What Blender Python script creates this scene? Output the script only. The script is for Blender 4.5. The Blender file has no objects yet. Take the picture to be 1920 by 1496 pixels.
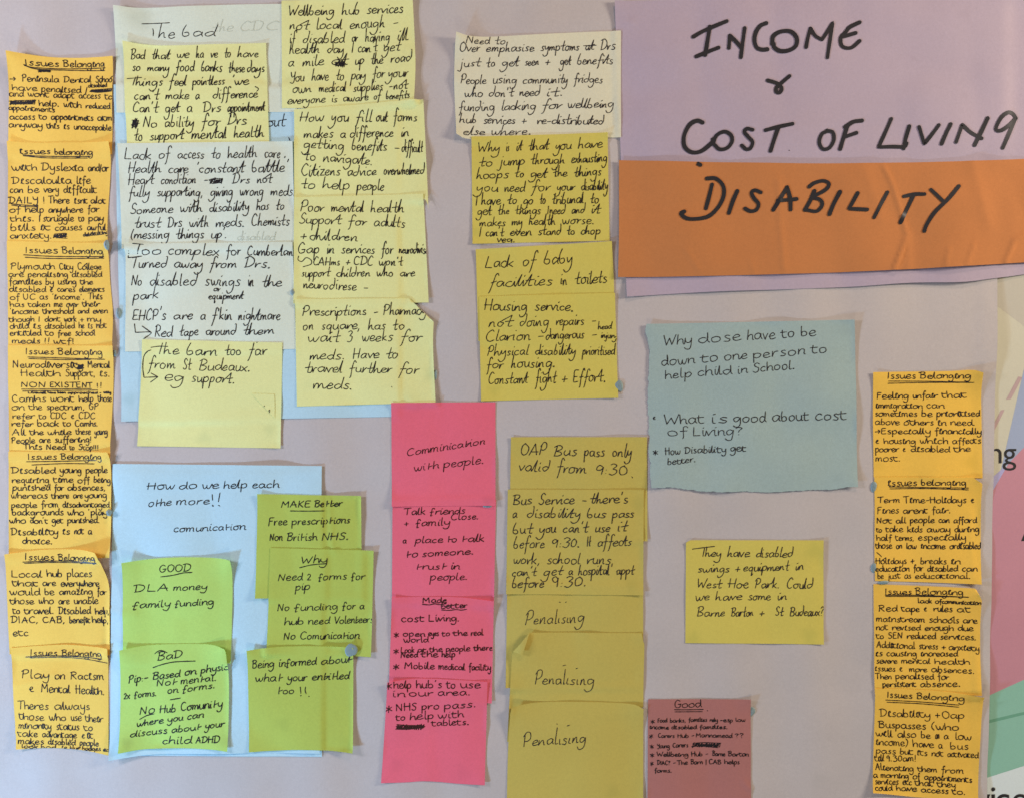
import bpy, math, random
import numpy as np

# ------------------------------------------------------------------ camera, world, lamps
S = 0.00039                       # one photo pixel on the wall = 0.39 mm
C = bpy.context.scene.collection
scn = bpy.context.scene

def W(px, py, h=0.0):             # wall position (measured in photo pixels) + height off the wall in mm
    return ((px - 960) * S, -h * 0.001, (748 - py) * S)

cd = bpy.data.cameras.new('camera'); cam = bpy.data.objects.new('camera', cd); C.objects.link(cam)
DIST = 0.72
cam.location = (0, -DIST - 0.0012, 0); cam.rotation_euler = (math.radians(90), 0, 0)
cd.sensor_width = 36; cd.lens = 36 * DIST / (1920 * S); cd.clip_start = 0.01; cd.clip_end = 100
scn.camera = cam

world = bpy.data.worlds.new('World'); scn.world = world; world.use_nodes = True
world.node_tree.nodes['Background'].inputs[0].default_value = (1.0, 0.765, 0.59, 1)
world.node_tree.nodes['Background'].inputs[1].default_value = 0.085

def lamp(name, loc, aim, size, power, col):
    ld = bpy.data.lights.new(name, 'AREA'); ld.shape = 'RECTANGLE'
    ld.size, ld.size_y = size; ld.energy = power; ld.color = col
    o = bpy.data.objects.new(name, ld); C.objects.link(o); o.location = loc
    d = np.array(aim, float) - np.array(loc, float)
    from mathutils import Vector
    o.rotation_euler = Vector(d).to_track_quat('-Z', 'Y').to_euler()
    return o
# windows low down and to the left, ceiling tubes up to either side
def rgb(name, loc, aim, size, p):
    m = max(p); lamp(name, loc, aim, size, m, tuple(v / m for v in p))
rgb('low_window_light', (0.0, -0.45, -1.2), (0, 0, -0.1), (0.34, 0.08), (3.5, 2.85, 2.15))
rgb('left_window_light', (-0.77, -0.27, -0.68), (-0.62, 0, -0.5), (0.08, 0.08), (3.0, 5.9, 9.8))
rgb('left_side_light', (-1.0, -0.42, 0.20), (-0.5, 0, 0.3), (0.05, 0.20), (3.65, 3.5, 4.05))
rgb('left_side_light', (-1.12, -0.36, 0.10), (-0.5, 0, 0.3), (0.05, 0.20), (3.4, 3.25, 3.75))
rgb('ceiling_tube_light', (1.25, -0.40, 0.40), (0.6, 0, 0.25), (0.05, 0.22), (5.8, 5.1, 4.3))
rgb('ceiling_tube_light', (1.33, -0.34, 0.32), (0.6, 0, 0.25), (0.05, 0.20), (5.4, 4.8, 4.0))
rgb('ceiling_tube_light', (1.17, -0.46, 0.48), (0.6, 0, 0.25), (0.05, 0.16), (3.8, 3.1, 2.6))
rgb('ceiling_tube_light', (0.35, -0.65, 1.25), (0.1, 0, 0.2), (0.30, 0.06), (4.4, 3.0, 2.2))

scn.view_settings.view_transform = 'Standard'; scn.view_settings.look = 'None'
scn.view_settings.exposure = 0.0; scn.view_settings.gamma = 1.0

# ------------------------------------------------------------------ materials
def lin(c):
    return tuple((v / 255 / 12.92) if v / 255 <= 0.04045 else ((v / 255 + 0.055) / 1.055) ** 2.4 for v in c)

def alb(seen, white, k=0.76):
    a, b = lin(seen), lin(white)
    return tuple(min(0.92, max(0.01, x / y * k)) for x, y in zip(a, b)) + (1,)

def paper_mat(name, col, stain=(0.45, 0.48, 0.40), grain=0.05, rough=0.85, trans=0.0):
    m = bpy.data.materials.new(name); m.use_nodes = True
    nt = m.node_tree; N = nt.nodes; L = nt.links
    b = N['Principled BSDF']; b.inputs['Roughness'].default_value = rough
    b.inputs['Specular IOR Level'].default_value = 0.25
    tc = N.new('ShaderNodeTexCoord')
    def noise(scale, det, rough_=0.6):
        n = N.new('ShaderNodeTexNoise'); n.inputs['Scale'].default_value = scale
        n.inputs['Detail'].default_value = det; n.inputs['Roughness'].default_value = rough_
        L.new(tc.outputs['Object'], n.inputs['Vector']); return n
    n1, n2, n3 = noise(1300, 2, 0.7), noise(14, 4), noise(420, 3, 0.65)
    def mix(a, b_, f, mode='MIX'):
        x = N.new('ShaderNodeMix'); x.data_type = 'RGBA'; x.blend_type = mode
        for s, v in ((6, a), (7, b_), (0, f)):
            if hasattr(v, 'links') or hasattr(v, 'is_linked'): L.new(v, x.inputs[s])
            else: x.inputs[s].default_value = v
        return x.outputs[2]
    def rng(src, lo, hi, a=0.3, b_=0.7):
        r = N.new('ShaderNodeMapRange'); r.inputs[1].default_value = a; r.inputs[2].default_value = b_
        r.inputs[3].default_value = lo; r.inputs[4].default_value = hi
        L.new(src, r.inputs[0]); return r.outputs[0]
    g = rng(n1.outputs[0], 1 - grain, 1 + grain)
    g2 = rng(n2.outputs[0], 1 - 0.035, 1 + 0.03)
    g3 = rng(n3.outputs[0], 1 - grain * 0.6, 1 + grain * 0.6)
    mm = N.new('ShaderNodeMath'); mm.operation = 'MULTIPLY'; L.new(g, mm.inputs[0]); L.new(g2, mm.inputs[1])
    mm2 = N.new('ShaderNodeMath'); mm2.operation = 'MULTIPLY'; L.new(mm.outputs[0], mm2.inputs[0]); L.new(g3, mm2.inputs[1])
    v = N.new('ShaderNodeVectorMath'); v.operation = 'SCALE'; v.inputs[0].default_value = col[:3]
    L.new(mm2.outputs[0], v.inputs['Scale'])
    at = N.new('ShaderNodeAttribute'); at.attribute_name = 'grease'
    c = mix(v.outputs[0], tuple(a * b_ for a, b_ in zip(col[:3], stain)) + (1,), at.outputs['Fac'])
    L.new(c, b.inputs['Base Color'])
    bp = N.new('ShaderNodeBump'); bp.inputs['Strength'].default_value = 0.12; bp.inputs['Distance'].default_value = 0.0004
    L.new(n3.outputs[0], bp.inputs['Height']); L.new(bp.outputs[0], b.inputs['Normal'])
    return m

def flat_mat(name, col, rough=0.6, spec=0.3):
    m = bpy.data.materials.new(name); m.use_nodes = True
    nt = m.node_tree; N = nt.nodes; L = nt.links; b = N['Principled BSDF']
    b.inputs['Roughness'].default_value = rough; b.inputs['Specular IOR Level'].default_value = spec
    tc = N.new('ShaderNodeTexCoord'); n = N.new('ShaderNodeTexNoise'); n.inputs['Scale'].default_value = 900
    n.inputs['Detail'].default_value = 3; L.new(tc.outputs['Object'], n.inputs['Vector'])
    r = N.new('ShaderNodeMapRange'); r.inputs[1].default_value = 0.3; r.inputs[2].default_value = 0.7
    r.inputs[3].default_value = 0.93; r.inputs[4].default_value = 1.07; L.new(n.outputs[0], r.inputs[0])
    v = N.new('ShaderNodeVectorMath'); v.operation = 'SCALE'; v.inputs[0].default_value = col[:3]
    L.new(r.outputs[0], v.inputs['Scale']); L.new(v.outputs[0], b.inputs['Base Color'])
    return m

M = {
 'white':  paper_mat('white_backing_paper', (0.585, 0.550, 0.528, 1), (0.86, 0.88, 0.86)),
 'orange': paper_mat('golden_orange_sticky_paper', (0.95, 0.635, 0.118, 1), (0.80, 0.78, 0.72)),
 'gold':   paper_mat('deep_golden_sticky_paper', (0.95, 0.61, 0.095, 1), (0.78, 0.82, 0.72)),
 'yellow': paper_mat('yellow_sticky_paper', (0.86, 0.90, 0.39, 1), (0.78, 0.84, 0.86)),
 'yellow2': paper_mat('mustard_yellow_sticky_paper', (0.62, 0.52, 0.115, 1), (0.80, 0.86, 0.86)),
 'yellow3': paper_mat('lemon_sticky_paper', (0.73, 0.64, 0.13, 1), (0.78, 0.85, 0.86)),
 'cream':  paper_mat('cream_sticky_paper', (0.80, 0.80, 0.58, 1)),
 'palewhite': paper_mat('pale_off_white_sticky_paper', (0.76, 0.86, 0.70, 1)),
 'pink':   paper_mat('hot_pink_sticky_paper', (0.91, 0.170, 0.245, 1), (0.80, 0.85, 0.85)),
 'dusty':  paper_mat('dusty_pink_sticky_paper', (0.48, 0.20, 0.175, 1)),
 'green':  paper_mat('lime_green_sticky_paper', (0.51, 0.77, 0.175, 1), (0.75, 0.72, 0.78)),
 'green2': paper_mat('olive_lime_sticky_paper', (0.50, 0.63, 0.115, 1), (0.80, 0.82, 0.85)),
 'blue':   paper_mat('light_blue_card', (0.53, 0.79, 0.88, 1), (0.72, 0.78, 0.76)),
 'teal':   paper_mat('pale_teal_sugar_paper', (0.39, 0.53, 0.51, 1), (0.85, 0.85, 0.85), grain=0.07),
 'lilac':  paper_mat('lilac_card', (0.51, 0.435, 0.525, 1), (0.86, 0.84, 0.84)),
 'strip':  paper_mat('orange_card', (0.60, 0.238, 0.078, 1), (0.85, 0.85, 0.85)),
 'ink':    flat_mat('black_ink', (0.016, 0.014, 0.016), 0.5),
 'fine':   flat_mat('fine_black_pen_ink', (0.028, 0.025, 0.03), 0.5),
 'brown':  flat_mat('brown_black_pen_ink', (0.045, 0.014, 0.010), 0.5),
 'marker': flat_mat('marker_ink', (0.028, 0.028, 0.032), 0.42, 0.4),
 'ghost':  flat_mat('faint_show_through_ink', (0.61, 0.69, 0.56), 0.8),
 'putty':  flat_mat('blue_grey_putty', (0.25, 0.36, 0.38), 0.55),
}

# ------------------------------------------------------------------ height field of the stacked papers (mm)
CELL = 2.0; X0, Y0 = -100.0, -100.0; NX, NY = 1110, 850
H = np.zeros((NY, NX))

def maxf(a, r):
    for ax in (0, 1):
        b = a.copy()
        for k in range(1, r + 1):
            for s in (-k, k):
                b = np.maximum(b, np.roll(a, s, ax))
        a = b
    return a
def boxf(a, r):
    for ax in (0, 1):
        b = np.zeros_like(a)
        for k in range(-r, r + 1): b += np.roll(a, k, ax)
        a = b / (2 * r + 1)
    return a

def coarse_noise(x, y, seed, wl):
    rs = random.Random(seed); out = 0
    for i in range(5):
        a = rs.uniform(0, 6.283); k = 6.283 / (wl * rs.uniform(0.7, 1.5)); p = rs.uniform(0, 6.283)
        out = out + np.sin((np.cos(a) * x + np.sin(a) * y) * k + p)
    return out / 3.0

class Sheet:                       # one sheet of paper lying on whatever is already on the wall
    def __init__(s, corners, edges, curls, ridges, seed, wave, step, torn, soft=3, drape=True):
        s.c = [np.array(p, float) for p in corners]
        rs = random.Random(seed)
        w = np.linalg.norm(s.c[1] - s.c[0]); h = np.linalg.norm(s.c[3] - s.c[0])
        s.nu = max(6, int(w / step)); s.nv = max(6, int(h / step))
        def edge(a, b, mids, n):
            pts = [a] + [np.array(m, float) for m in mids] + [b]
            if len(pts) > 2: pts = [np.array(q) for q in catmull([tuple(p) for p in pts], 4)]
            d = [0]
            for i in range(1, len(pts)): d.append(d[-1] + np.linalg.norm(pts[i] - pts[i - 1]))
            t = np.linspace(0, d[-1], n + 1)
            return np.stack([np.interp(t, d, [p[0] for p in pts]), np.interp(t, d, [p[1] for p in pts])], 1)
        T = edge(s.c[0], s.c[1], edges.get('top', []), s.nu); B = edge(s.c[3], s.c[2], edges.get('bottom', []), s.nu)
        Lf = edge(s.c[0], s.c[3], edges.get('left', []), s.nv); R = edge(s.c[1], s.c[2], edges.get('right', []), s.nv)
        if torn:
            for nm, E, ax in (('left', Lf, 0), ('right', R, 0), ('top', T, 1), ('bottom', B, 1)):
                if nm in torn:
                    v = 0; 
                    for i in range(2, len(E) - 2):
                        v = v * 0.8 + rs.gauss(0, 0.75 if nm == 'left' else 0.45); E[i, ax] += max(-3, min(3, v))
        u = np.linspace(0, 1, s.nu + 1)[None, :, None]; v = np.linspace(0, 1, s.nv + 1)[:, None, None]
        P = (1 - v) * T[None] + v * B[None] + (1 - u) * Lf[:, None] + u * R[:, None]
        P = P - ((1 - u) * (1 - v) * T[0] + u * (1 - v) * T[-1] + (1 - u) * v * B[0] + u * v * B[-1])
        s.P = P
        s.poly = np.concatenate([T, R[1:], B[::-1][1:], Lf[::-1][1:-1]])
        lo = s.poly.min(0) - 24; hi = s.poly.max(0) + 24
        i0, i1 = max(0, int((lo[0] - X0) / CELL)), min(NX, int((hi[0] - X0) / CELL) + 1)
        j0, j1 = max(0, int((lo[1] - Y0) / CELL)), min(NY, int((hi[1] - Y0) / CELL) + 1)
        s.win = (i0, i1, j0, j1)
        xs = X0 + CELL * np.arange(i0, i1)[None, :]; ys = Y0 + CELL * np.arange(j0, j1)[:, None]
        sub = H[j0:j1, i0:i1]
        inside = s.inside(xs + 0 * ys, ys + 0 * xs, 3)
        base = np.where(maxf(inside.astype(float), 2) > 0, sub, np.median(sub[inside]) if inside.any() else 0)
        base = boxf(boxf(maxf(base, soft), max(1, soft // 2)), max(1, soft // 2))
        z = base + 0.16
        X = xs + 0 * ys; Y = ys + 0 * xs
        z = z + wave * (1 + coarse_noise(X, Y, seed + 5, 150)) * 0.5
        for (cx, cy, rad, lift) in curls:
            d = np.hypot(X - cx, Y - cy); t = np.clip(1 - d / rad, 0, 1); z = z + 0.85 * lift * t * t
        for pts, wd, ht in ridges:
            dm = np.full(X.shape, 1e9)
            for (a, b) in zip(pts[:-1], pts[1:]):
                ax, ay = a; bx, by = b; L2 = (bx - ax) ** 2 + (by - ay) ** 2
                t = np.clip(((X - ax) * (bx - ax) + (Y - ay) * (by - ay)) / L2, 0, 1)
                dm = np.minimum(dm, np.hypot(X - ax - t * (bx - ax), Y - ay - t * (by - ay)))
            z = z + ht * np.exp(-(dm / wd) ** 1.5)
        z = np.maximum(z, maxf(np.where(inside, sub, -9), 1) + 0.13)
        s.z = z; s.X = X; s.Y = Y
        sub[inside] = z[inside]
    def inside(s, X, Y, grow=0):
        res = np.zeros(X.shape, bool); p = s.poly; n = len(p); j = n - 1
        x0, y0 = p.min(0); x1, y1 = p.max(0)
        for i in range(n):
            xi, yi = p[i]; xj, yj = p[j]
            if yi != yj:
                m = ((yi > Y) != (yj > Y)) & (X < (xj - xi) * (Y - yi) / (yj - yi) + xi); res ^= m
            j = i
        return res
    def at(s, x, y):
        i0, i1, j0, j1 = s.win
        fx = np.clip((np.asarray(x, float) - X0) / CELL - i0, 0, i1 - i0 - 1.001)
        fy = np.clip((np.asarray(y, float) - Y0) / CELL - j0, 0, j1 - j0 - 1.001)
        a = fx.astype(int); b = fy.astype(int); u = fx - a; v = fy - b; z = s.z
        return (z[b, a] * (1 - u) * (1 - v) + z[b, a + 1] * u * (1 - v) + z[b + 1, a] * (1 - u) * v + z[b + 1, a + 1] * u * v)

def catmull(pts, step):            # smooth curve through points; a repeated point is a sharp corner
    runs = [[pts[0]]]
    for p in pts[1:]:
        if p == runs[-1][-1]: runs.append([p])
        else: runs[-1].append(p)
    out = []
    for r in runs:
        if len(r) < 2: continue
        q = [(2 * r[0][0] - r[1][0], 2 * r[0][1] - r[1][1])] + r + [(2 * r[-1][0] - r[-2][0], 2 * r[-1][1] - r[-2][1])]
        if len(r) == 2: q[0] = r[0]; q[-1] = r[-1]
        for i in range(1, len(q) - 2):
            a, b, c, d = q[i - 1], q[i], q[i + 1], q[i + 2]
            n = max(1, int(math.hypot(c[0] - b[0], c[1] - b[1]) / step + 0.5))
            for k in range(n):
                t = k / n; t2 = t * t; t3 = t2 * t
                out.append(tuple(0.5 * (2 * b[m] + (c[m] - a[m]) * t + (2 * a[m] - 5 * b[m] + 4 * c[m] - d[m]) * t2 +
                                        (3 * b[m] - a[m] - 3 * c[m] + d[m]) * t3) for m in (0, 1)))
        out.append(r[-1])
    return out

def link(name, verts, faces, mat, parent=None, loc=None, grease=None, smooth=True):
    me = bpy.data.meshes.new(name); me.from_pydata([tuple(v) for v in verts], [], faces); me.update()
    o = bpy.data.objects.new(name, me); C.objects.link(o); me.materials.append(mat)
    if smooth: me.polygons.foreach_set('use_smooth', [True] * len(me.polygons))
    if grease is not None:
        at = me.attributes.new('grease', 'FLOAT', 'POINT'); at.data.foreach_set('value', grease)
    if loc is not None: o.location = loc
    if parent: o.parent = parent
    return o

def props(o, label=None, cat=None, group=None, kind=None):
    for k, v in (('label', label), ('category', cat), ('group', group), ('kind', kind)):
        if v: o[k] = v
    return o

def sheet_mesh(name, sh, mat, stains=()):
    P = sh.P.reshape(-1, 2); z = sh.at(P[:, 0], P[:, 1]); c = sh.P.mean((0, 1)); h0 = float(z.mean())
    org = np.array(W(c[0], c[1], h0)); sh.org = org
    V = np.stack([(P[:, 0] - 960) * S, -z * 0.001, (748 - P[:, 1]) * S], 1) - org
    nu, nv = sh.nu, sh.nv; w = nu + 1; F = []
    for j in range(nv):
        for i in range(nu):
            a = j * w + i; F.append((a, a + w, a + w + 1, a + 1))
    n = len(V); rim = [i for i in range(w)] + [j * w + nu for j in range(1, nv + 1)] + \
        [nv * w + i for i in range(nu - 1, -1, -1)] + [j * w for j in range(nv - 1, 0, -1)]
    B = V[rim] + np.array([0, 0.00010, 0]); B0 = V[rim]
    VV = np.concatenate([V, B0, B]); m = len(rim)        # own rim vertices keep the cut edge crisp
    for k in range(m):
        k2 = (k + 1) % m; F.append((n + k, n + k2, n + m + k2, n + m + k))
    g = np.zeros(len(VV))
    for (sx, sy, r, a) in stains:
        d = np.hypot(P[:, 0] - sx, P[:, 1] - sy)
        wob = 1 + 0.18 * np.sin(3 * np.arctan2(P[:, 1] - sy, P[:, 0] - sx) + sx)
        g[:n] = np.maximum(g[:n], a * np.clip(1.4 - d / (r * wob) * 0.9, 0, 1) ** 1.3)
    o = link(name, VV, F, mat, loc=tuple(org), grease=g)
    return o

def ribbon(strokes, sh, width, rnd, caps=False):   # pen strokes following the paper's own surface
    V = []; F = []; n0 = 0
    for si, st in enumerate(strokes):
        if len(st) < 2: st = [st[0], (st[0][0] + 0.7, st[0][1] + 0.5)]
        a = np.array(st, float)
        keep = [0]
        for i in range(1, len(a)):
            if np.hypot(*(a[i] - a[keep[-1]])) > 0.25: keep.append(i)
        a = a[keep]
        if len(a) < 2: a = np.array([a[0] - (0.4, 0.2), a[0] + (0.4, 0.2)])
        ok = sh.inside(a[:, 0], a[:, 1]); 
        t = np.zeros_like(a); t[1:-1] = a[2:] - a[:-2]; t[0] = a[1] - a[0]; t[-1] = a[-1] - a[-2]
        t /= np.maximum(np.hypot(t[:, 0], t[:, 1]), 1e-6)[:, None]
        nrm = np.stack([-t[:, 1], t[:, 0]], 1)
        ph = rnd.uniform(0, 6); k = np.arange(len(a))
        w = width * 0.5 * (1 + 0.13 * np.sin(k * 0.45 + ph) + 0.06 * np.sin(k * 1.3 + ph))
        if caps: w = width * 0.5 * (1 + 0.05 * np.sin(k * 0.25 + ph))
        else:
            w[0] *= 0.8; w[-1] *= 0.55
            a = a.copy(); a[0] -= t[0] * width * 0.25; a[-1] += t[-1] * width * 0.3
        h = (0.30 if caps else 0.09) + 0.0015 * (si % 22)
        rows = []
        for q in (a + nrm * w[:, None], a - nrm * w[:, None]):
            z = sh.at(q[:, 0], q[:, 1]) + h
            V.append(np.stack([(q[:, 0] - 960) * S, -z * 0.001, (748 - q[:, 1]) * S], 1) - sh.org)
        m = len(a)
        for i in range(m - 1):
            if ok[i] and ok[i + 1]: F.append((n0 + i, n0 + i + 1, n0 + m + i + 1, n0 + m + i))
        n0 += 2 * m
        if caps:
            for e in (0, -1):
                ang = np.linspace(0, 2 * math.pi, 15)[:-1]
                q = a[e] + np.stack([np.cos(ang), np.sin(ang)], 1) * width * 0.5
                if not sh.inside(q[:, 0], q[:, 1]).all(): continue
                z = sh.at(q[:, 0], q[:, 1]) + h + 0.02
                V.append(np.stack([(q[:, 0] - 960) * S, -z * 0.001, (748 - q[:, 1]) * S], 1) - sh.org)
                F.append(tuple(range(n0, n0 + 14))); n0 += 14
    if not F: return None, None
    return np.concatenate(V), F

# ------------------------------------------------------------------ pen alphabet (x-height 10)
G = {}
def g(ch, w, s): G[ch] = (w, [[tuple(float(v) for v in p.split(',')) for p in st.split()] for st in s.split(';')])
g('a', 10, '8.5,8 6,10 2,8 1,4 3,0.3 6,1.5 8.5,6 9,9.5 9,9.5 8.7,3 10.5,0.3')
g('b', 9, '1.5,20 1,9 1,1 1,1 3,0 7,1 8,5 6,8.5 3,8.5 1.2,5.5')
g('c', 8, '7.5,8.3 5,10 1.5,7.5 1,3 4,0 8,1.8')
g('d', 10, '8,8 5,9.5 1.3,7 1,3 4,0 7,2.5 9,8 9.3,20 9.3,20 9,4 10.8,0.3')
g('e', 8.5, '1,4.6 5,5.2 7.8,7.2 6,10 3,9 1,5 2,1 5,0 9,2')
g('f', 7, '8,17 6.6,20 4.3,18.5 3.8,8 3.6,-3 3,-6;0.5,8.6 7.4,9.6')
g('g', 10, '8.6,8 5,10 1,7.3 2,2 5,1.3 8.4,6 9,9.4 9,9.4 9,-2 7,-8 3,-9 0,-6')
g('h', 9, '1.3,20 1,0 1,0 2,6 5,9.6 7.8,8 8,3 9,0.2 10,0.3')
g('i', 4, '1.8,10 1.8,2.3 2.8,0.1 4.2,0.5;2.2,15 3.4,16')
g('j', 5, '3,10 3.2,-4 1,-8.5 -2.5,-7;3.3,15 4,15.6')
g('k', 8.5, '1.3,20 1,0;7.6,10 2,4.8 2,4.8 5,2.8 8.5,0')
g('l', 4.2, '2,20 1.7,3 2.8,0.1 4.8,0.8')
g('m', 14, '1,10 1,0 1,0 2,7 4,9.8 6,8 6,0 6,0 7,7 9.6,9.8 12,8 12,2 13.5,0.2')
g('n', 9, '1,10 1,0 1,0 2,6 5,9.8 8,8 8,2 9,0.1 10,0.3')
g('o', 9.3, '5,10 1.3,7.5 1.6,1.5 5,0 8.2,3 8,8 4.6,10')
g('p', 9, '1,10 1,-9.5 1,-9.5 1.2,5 3,9 6,10 8.3,6.5 7,2 4,0.2 1.4,1.8')
g('q', 10, '8,8 5,10 1,6 3,1 6,1 8,5 8.3,9.4 8.3,9.4 8,-8.5 10.5,-5')
g('r', 7, '1,10 1,0 1,0 2,6 4,9 7,9.6')
g('s', 7.3, '7,9 4.4,10 2.2,8.2 4,5.4 6.7,3 5,0 1,0.8')
g('t', 7, '4,16.5 3.6,4 4.8,0.2 7.6,0.9;0,10.3 7.6,11.2')
g('u', 9, '1,10 1,4 3,0.2 6,1 8,5 8,10 8,10 8,3 9,0.2 10,0.4')
g('v', 8, '0.4,10 3.8,0 3.8,0 6,5.6 8.4,10')
g('w', 12, '0,10 2,2 4,0.2 6,5 6,8.4 6,8.4 7,2 9,0.2 11,4 12,10')
g('x', 8, '0.5,10 8,0;8,10 0.3,0')
g('y', 9, '1,10 1,5.4 3,2.4 6,2.6 8,6 8.3,10 8.3,10 8,-3 6,-9 2,-9 0,-6')
g('z', 8.5, '1,10 8,10 8,10 1,0 1,0 9,0.4')
g('A', 13, '0.5,0 6,18.5 6,18.5 11.5,0;2.5,6.5 11.5,7')
g('B', 12, '2,18 1.6,0.3;-1,17 4,19.3 9,18 9.3,13.4 3,10 3,10 9,8.6 10.6,4 7,0.4 1,0.6')
g('C', 12, '11,16 7,19 2.6,14.5 1.2,8 3,2 7,0 11.5,2.5')
g('D', 13, '2.6,18 2.2,0.6;-1,17.2 5,19 11,15.3 11.8,8 8,2 0.6,0.3')
g('E', 10.5, '9.6,18.4 2.3,17.6 1.6,9 1.8,0.8 10,0.8;1.8,9.6 8,10')
g('F', 10, '10,18.6 2.6,17.6 2,9 1.6,-1;2,9.5 8,10')
g('G', 13, '11,16 7,19 2.4,14.5 1.2,8 3,2 7,0 11,3 11.4,8 11.4,8 6.6,7.8 6.6,7.8 13,8.2')
g('H', 12, '1.6,18.4 1.6,0;10.6,18.6 10.3,0;-0.4,9 11.8,9.8')
g('I', 5, '2.4,18 2.2,0')
g('J', 8, '6,18 6,4 3,0 0,3')
g('K', 11, '1.6,18.4 1.4,0;9.6,18 2,8.4 2,8.4 10.4,0')
g('L', 11, '2,18.6 1.4,1 1.4,1 10.6,0.6')
g('M', 15, '1,0 2,17.6 2,17.6 7,6.6 7,6.6 12,18 12,18 13.2,0')
g('N', 12.5, '1.6,0 2,17.6 2,17.6 10,0.6 10,0.6 10.8,18')
g('O', 13, '7,18.4 2,15 1.4,5.6 6,0 11.4,4 11.6,13.4 6,18.4')
g('P', 11, '2.6,16 1.8,0;0.4,14 4,18.8 9,18 9.8,12.6 6,8.8 2.4,9.2')
g('R', 12, '2.4,17.6 1.6,0;0,16.6 5,19 9.6,17 9,11.6 3,9.4 3,9.4 10.6,0.2')
g('S', 10.5, '9.6,16 6,18.8 2.4,15.6 4,10.8 8.4,7.4 8,1.6 4,0 0.8,2.4')
g('T', 11.5, '6,17.6 5.4,0;-0.6,17.4 12,18.8')
g('U', 12, '1.6,18 1.6,6 4,0.4 8,0.8 10.4,6 10.6,18')
g('V', 11, '0.4,18 5.2,0 5.2,0 11.4,18.4')
g('W', 16, '0.6,18 4,0.4 4,0.4 8,11.6 8,11.6 11.6,0.4 11.6,0.4 16,18.4')
g('X', 11, '0.6,18 10.6,0;10.4,18 0.4,0')
g('Y', 11, '0.8,18 2,11.4 5,9 9.6,12 10,18 10,18 9.6,1 6,-4 1,-2')
g('Z', 10, '1,18 9.6,18 9.6,18 1,0 1,0 10.4,0.4')
g('0', 10.5, '6,17 2,13 1.6,4 5,0 9,4 9.2,12.6 5,17')
g('1', 5, '2,16 2,0'); g('2', 10, '1.4,13 4,17 8.4,14 7,8 1,0.6 1,0.6 10,0.8')
g('3', 10, '1.4,15.6 5,17.4 8.6,14.4 4.4,10 4.4,10 9,8 9,2.4 5,-1 1,0.8')
g('9', 9.6, '8,13 5,16.6 1.6,14 2.4,9 6,9.4 8.2,14.6 8.2,14.6 8,0')
g('.', 4, '1.2,1.2 2.6,0.6 2.2,-0.4 1.4,0.2'); g(',', 4, '2.4,1 1,-3.4'); g("'", 4, '2.4,19.4 1.6,15.4'); g(':', 4, '1.8,8 2.5,8;1.8,1 2.5,1')
g('!', 5, '2.7,18 2.2,4.4;2,0.8 2.6,0.2'); g('?', 9, '1,14.6 4,18 8,15 5,10 4,6;4,1 4.6,0.4')
g('-', 8.5, '1,6.2 7.6,6.8'); g('+', 9.5, '4.6,11 4.4,0.6;0.2,5.4 9,6.2'); g('/', 6, '5.4,17 0.6,-2.6'); g('|', 4, '2.4,19 1.6,-3')
g('(', 6, '5,19 1.4,12 1.4,4 4.6,-2'); g(')', 6, '1,19 4.6,12 4.4,4 1,-2')
g('&', 10, '1,5 6,6.4 7.4,9.4 4.4,10 2.4,5 4.6,0.6 9,1.4'); g('*', 10, '5,12 5,0;0,9 10,3;0.6,2.6 9.6,9.6')
g('>', 14, '0,6 12.4,6.6;8,11.6 12.6,6.6 12.6,6.6 7.6,1.6')
HAND = {'loopy': dict(asc=1.3, dsc=1.3, slant=0.14, join=0.62, jit=0.8, wob=0.8),
        'round': dict(asc=0.80, dsc=0.95, slant=-0.02, join=0.72, jit=0.42, wob=0.35),
        'neat':  dict(asc=0.85, dsc=1.0, slant=0.10, join=0.30, jit=0.38, wob=0.35),
        'plain': dict(asc=0.80, dsc=0.95, slant=0.00, join=0.28, jit=0.45, wob=0.50)}
ALT = {'round': {}, 'neat': {}, 'loopy': {}, 'plain': {}}
def alt(h, ch, w, s):
    keep = G.get(ch); g(ch, w, s); ALT[h][ch] = G[ch]
    if keep: G[ch] = keep
alt('round', 'i', 6, '1.2,1 2,6 1.6,10 3.4,14.4 5.4,12.6 4,10 2.6,9.4 2.6,9.4 2.6,2 4,0.2 6,1')
alt('round', 't', 8, '0,14 1.4,4 4,0.2 8,1;-1,10.2 7.6,10.8')
alt('round', 'n', 10, '1,9 1,0 1,0 2.4,6 6,9.6 9,7.4 9,1 10.4,0.2')
alt('round', 'r', 8, '1,9 1,0 1,0 2.4,5.4 5,8.6 9,8.6')
alt('round', 'h', 10, '0.6,18 1.2,0 1.2,0 2.4,6.4 6,9 9,7 9,1 10.4,0.2')
alt('round', 'o', 10.6, '6,9.6 1.2,7 1.6,1.2 6,0 10,3 9,8.6 5.2,9.8')
alt('round', 'a', 11.5, '9,8.6 5,9.6 1,6 2.6,0.4 7,1 10,7 10.2,9 10.2,9 10,2 12,0.2')
alt('round', 'e', 9.6, '0.8,4.4 6,4.8 8.8,7.2 6,9.8 2.4,8 1,4 3,0.2 6,0 10,2')
alt('neat', 'f', 8, '8,14 6,17.6 3.4,15 3,2 2.6,-3.4 5.4,-2;0.5,6.4 6.4,7.4')
alt('neat', 't', 8, '3.4,16.5 3,4 3.4,0.2;3.1,6 8.6,8.4')
alt('plain', 't', 8, '2,15 1.6,4 3.6,0.1 8,0.6;-1,9.6 8,10.2')
alt('loopy', 'f', 7.5, '9,18 7,21 4.6,18.5 4,8 3,-5 1.6,-8;0.5,8.8 8,9.8')
alt('loopy', 'd', 10.5, '8,8 5,9.5 1.3,7 1,3 4,0 7.4,3 9.6,9 9.2,20 8,20.6')
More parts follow.
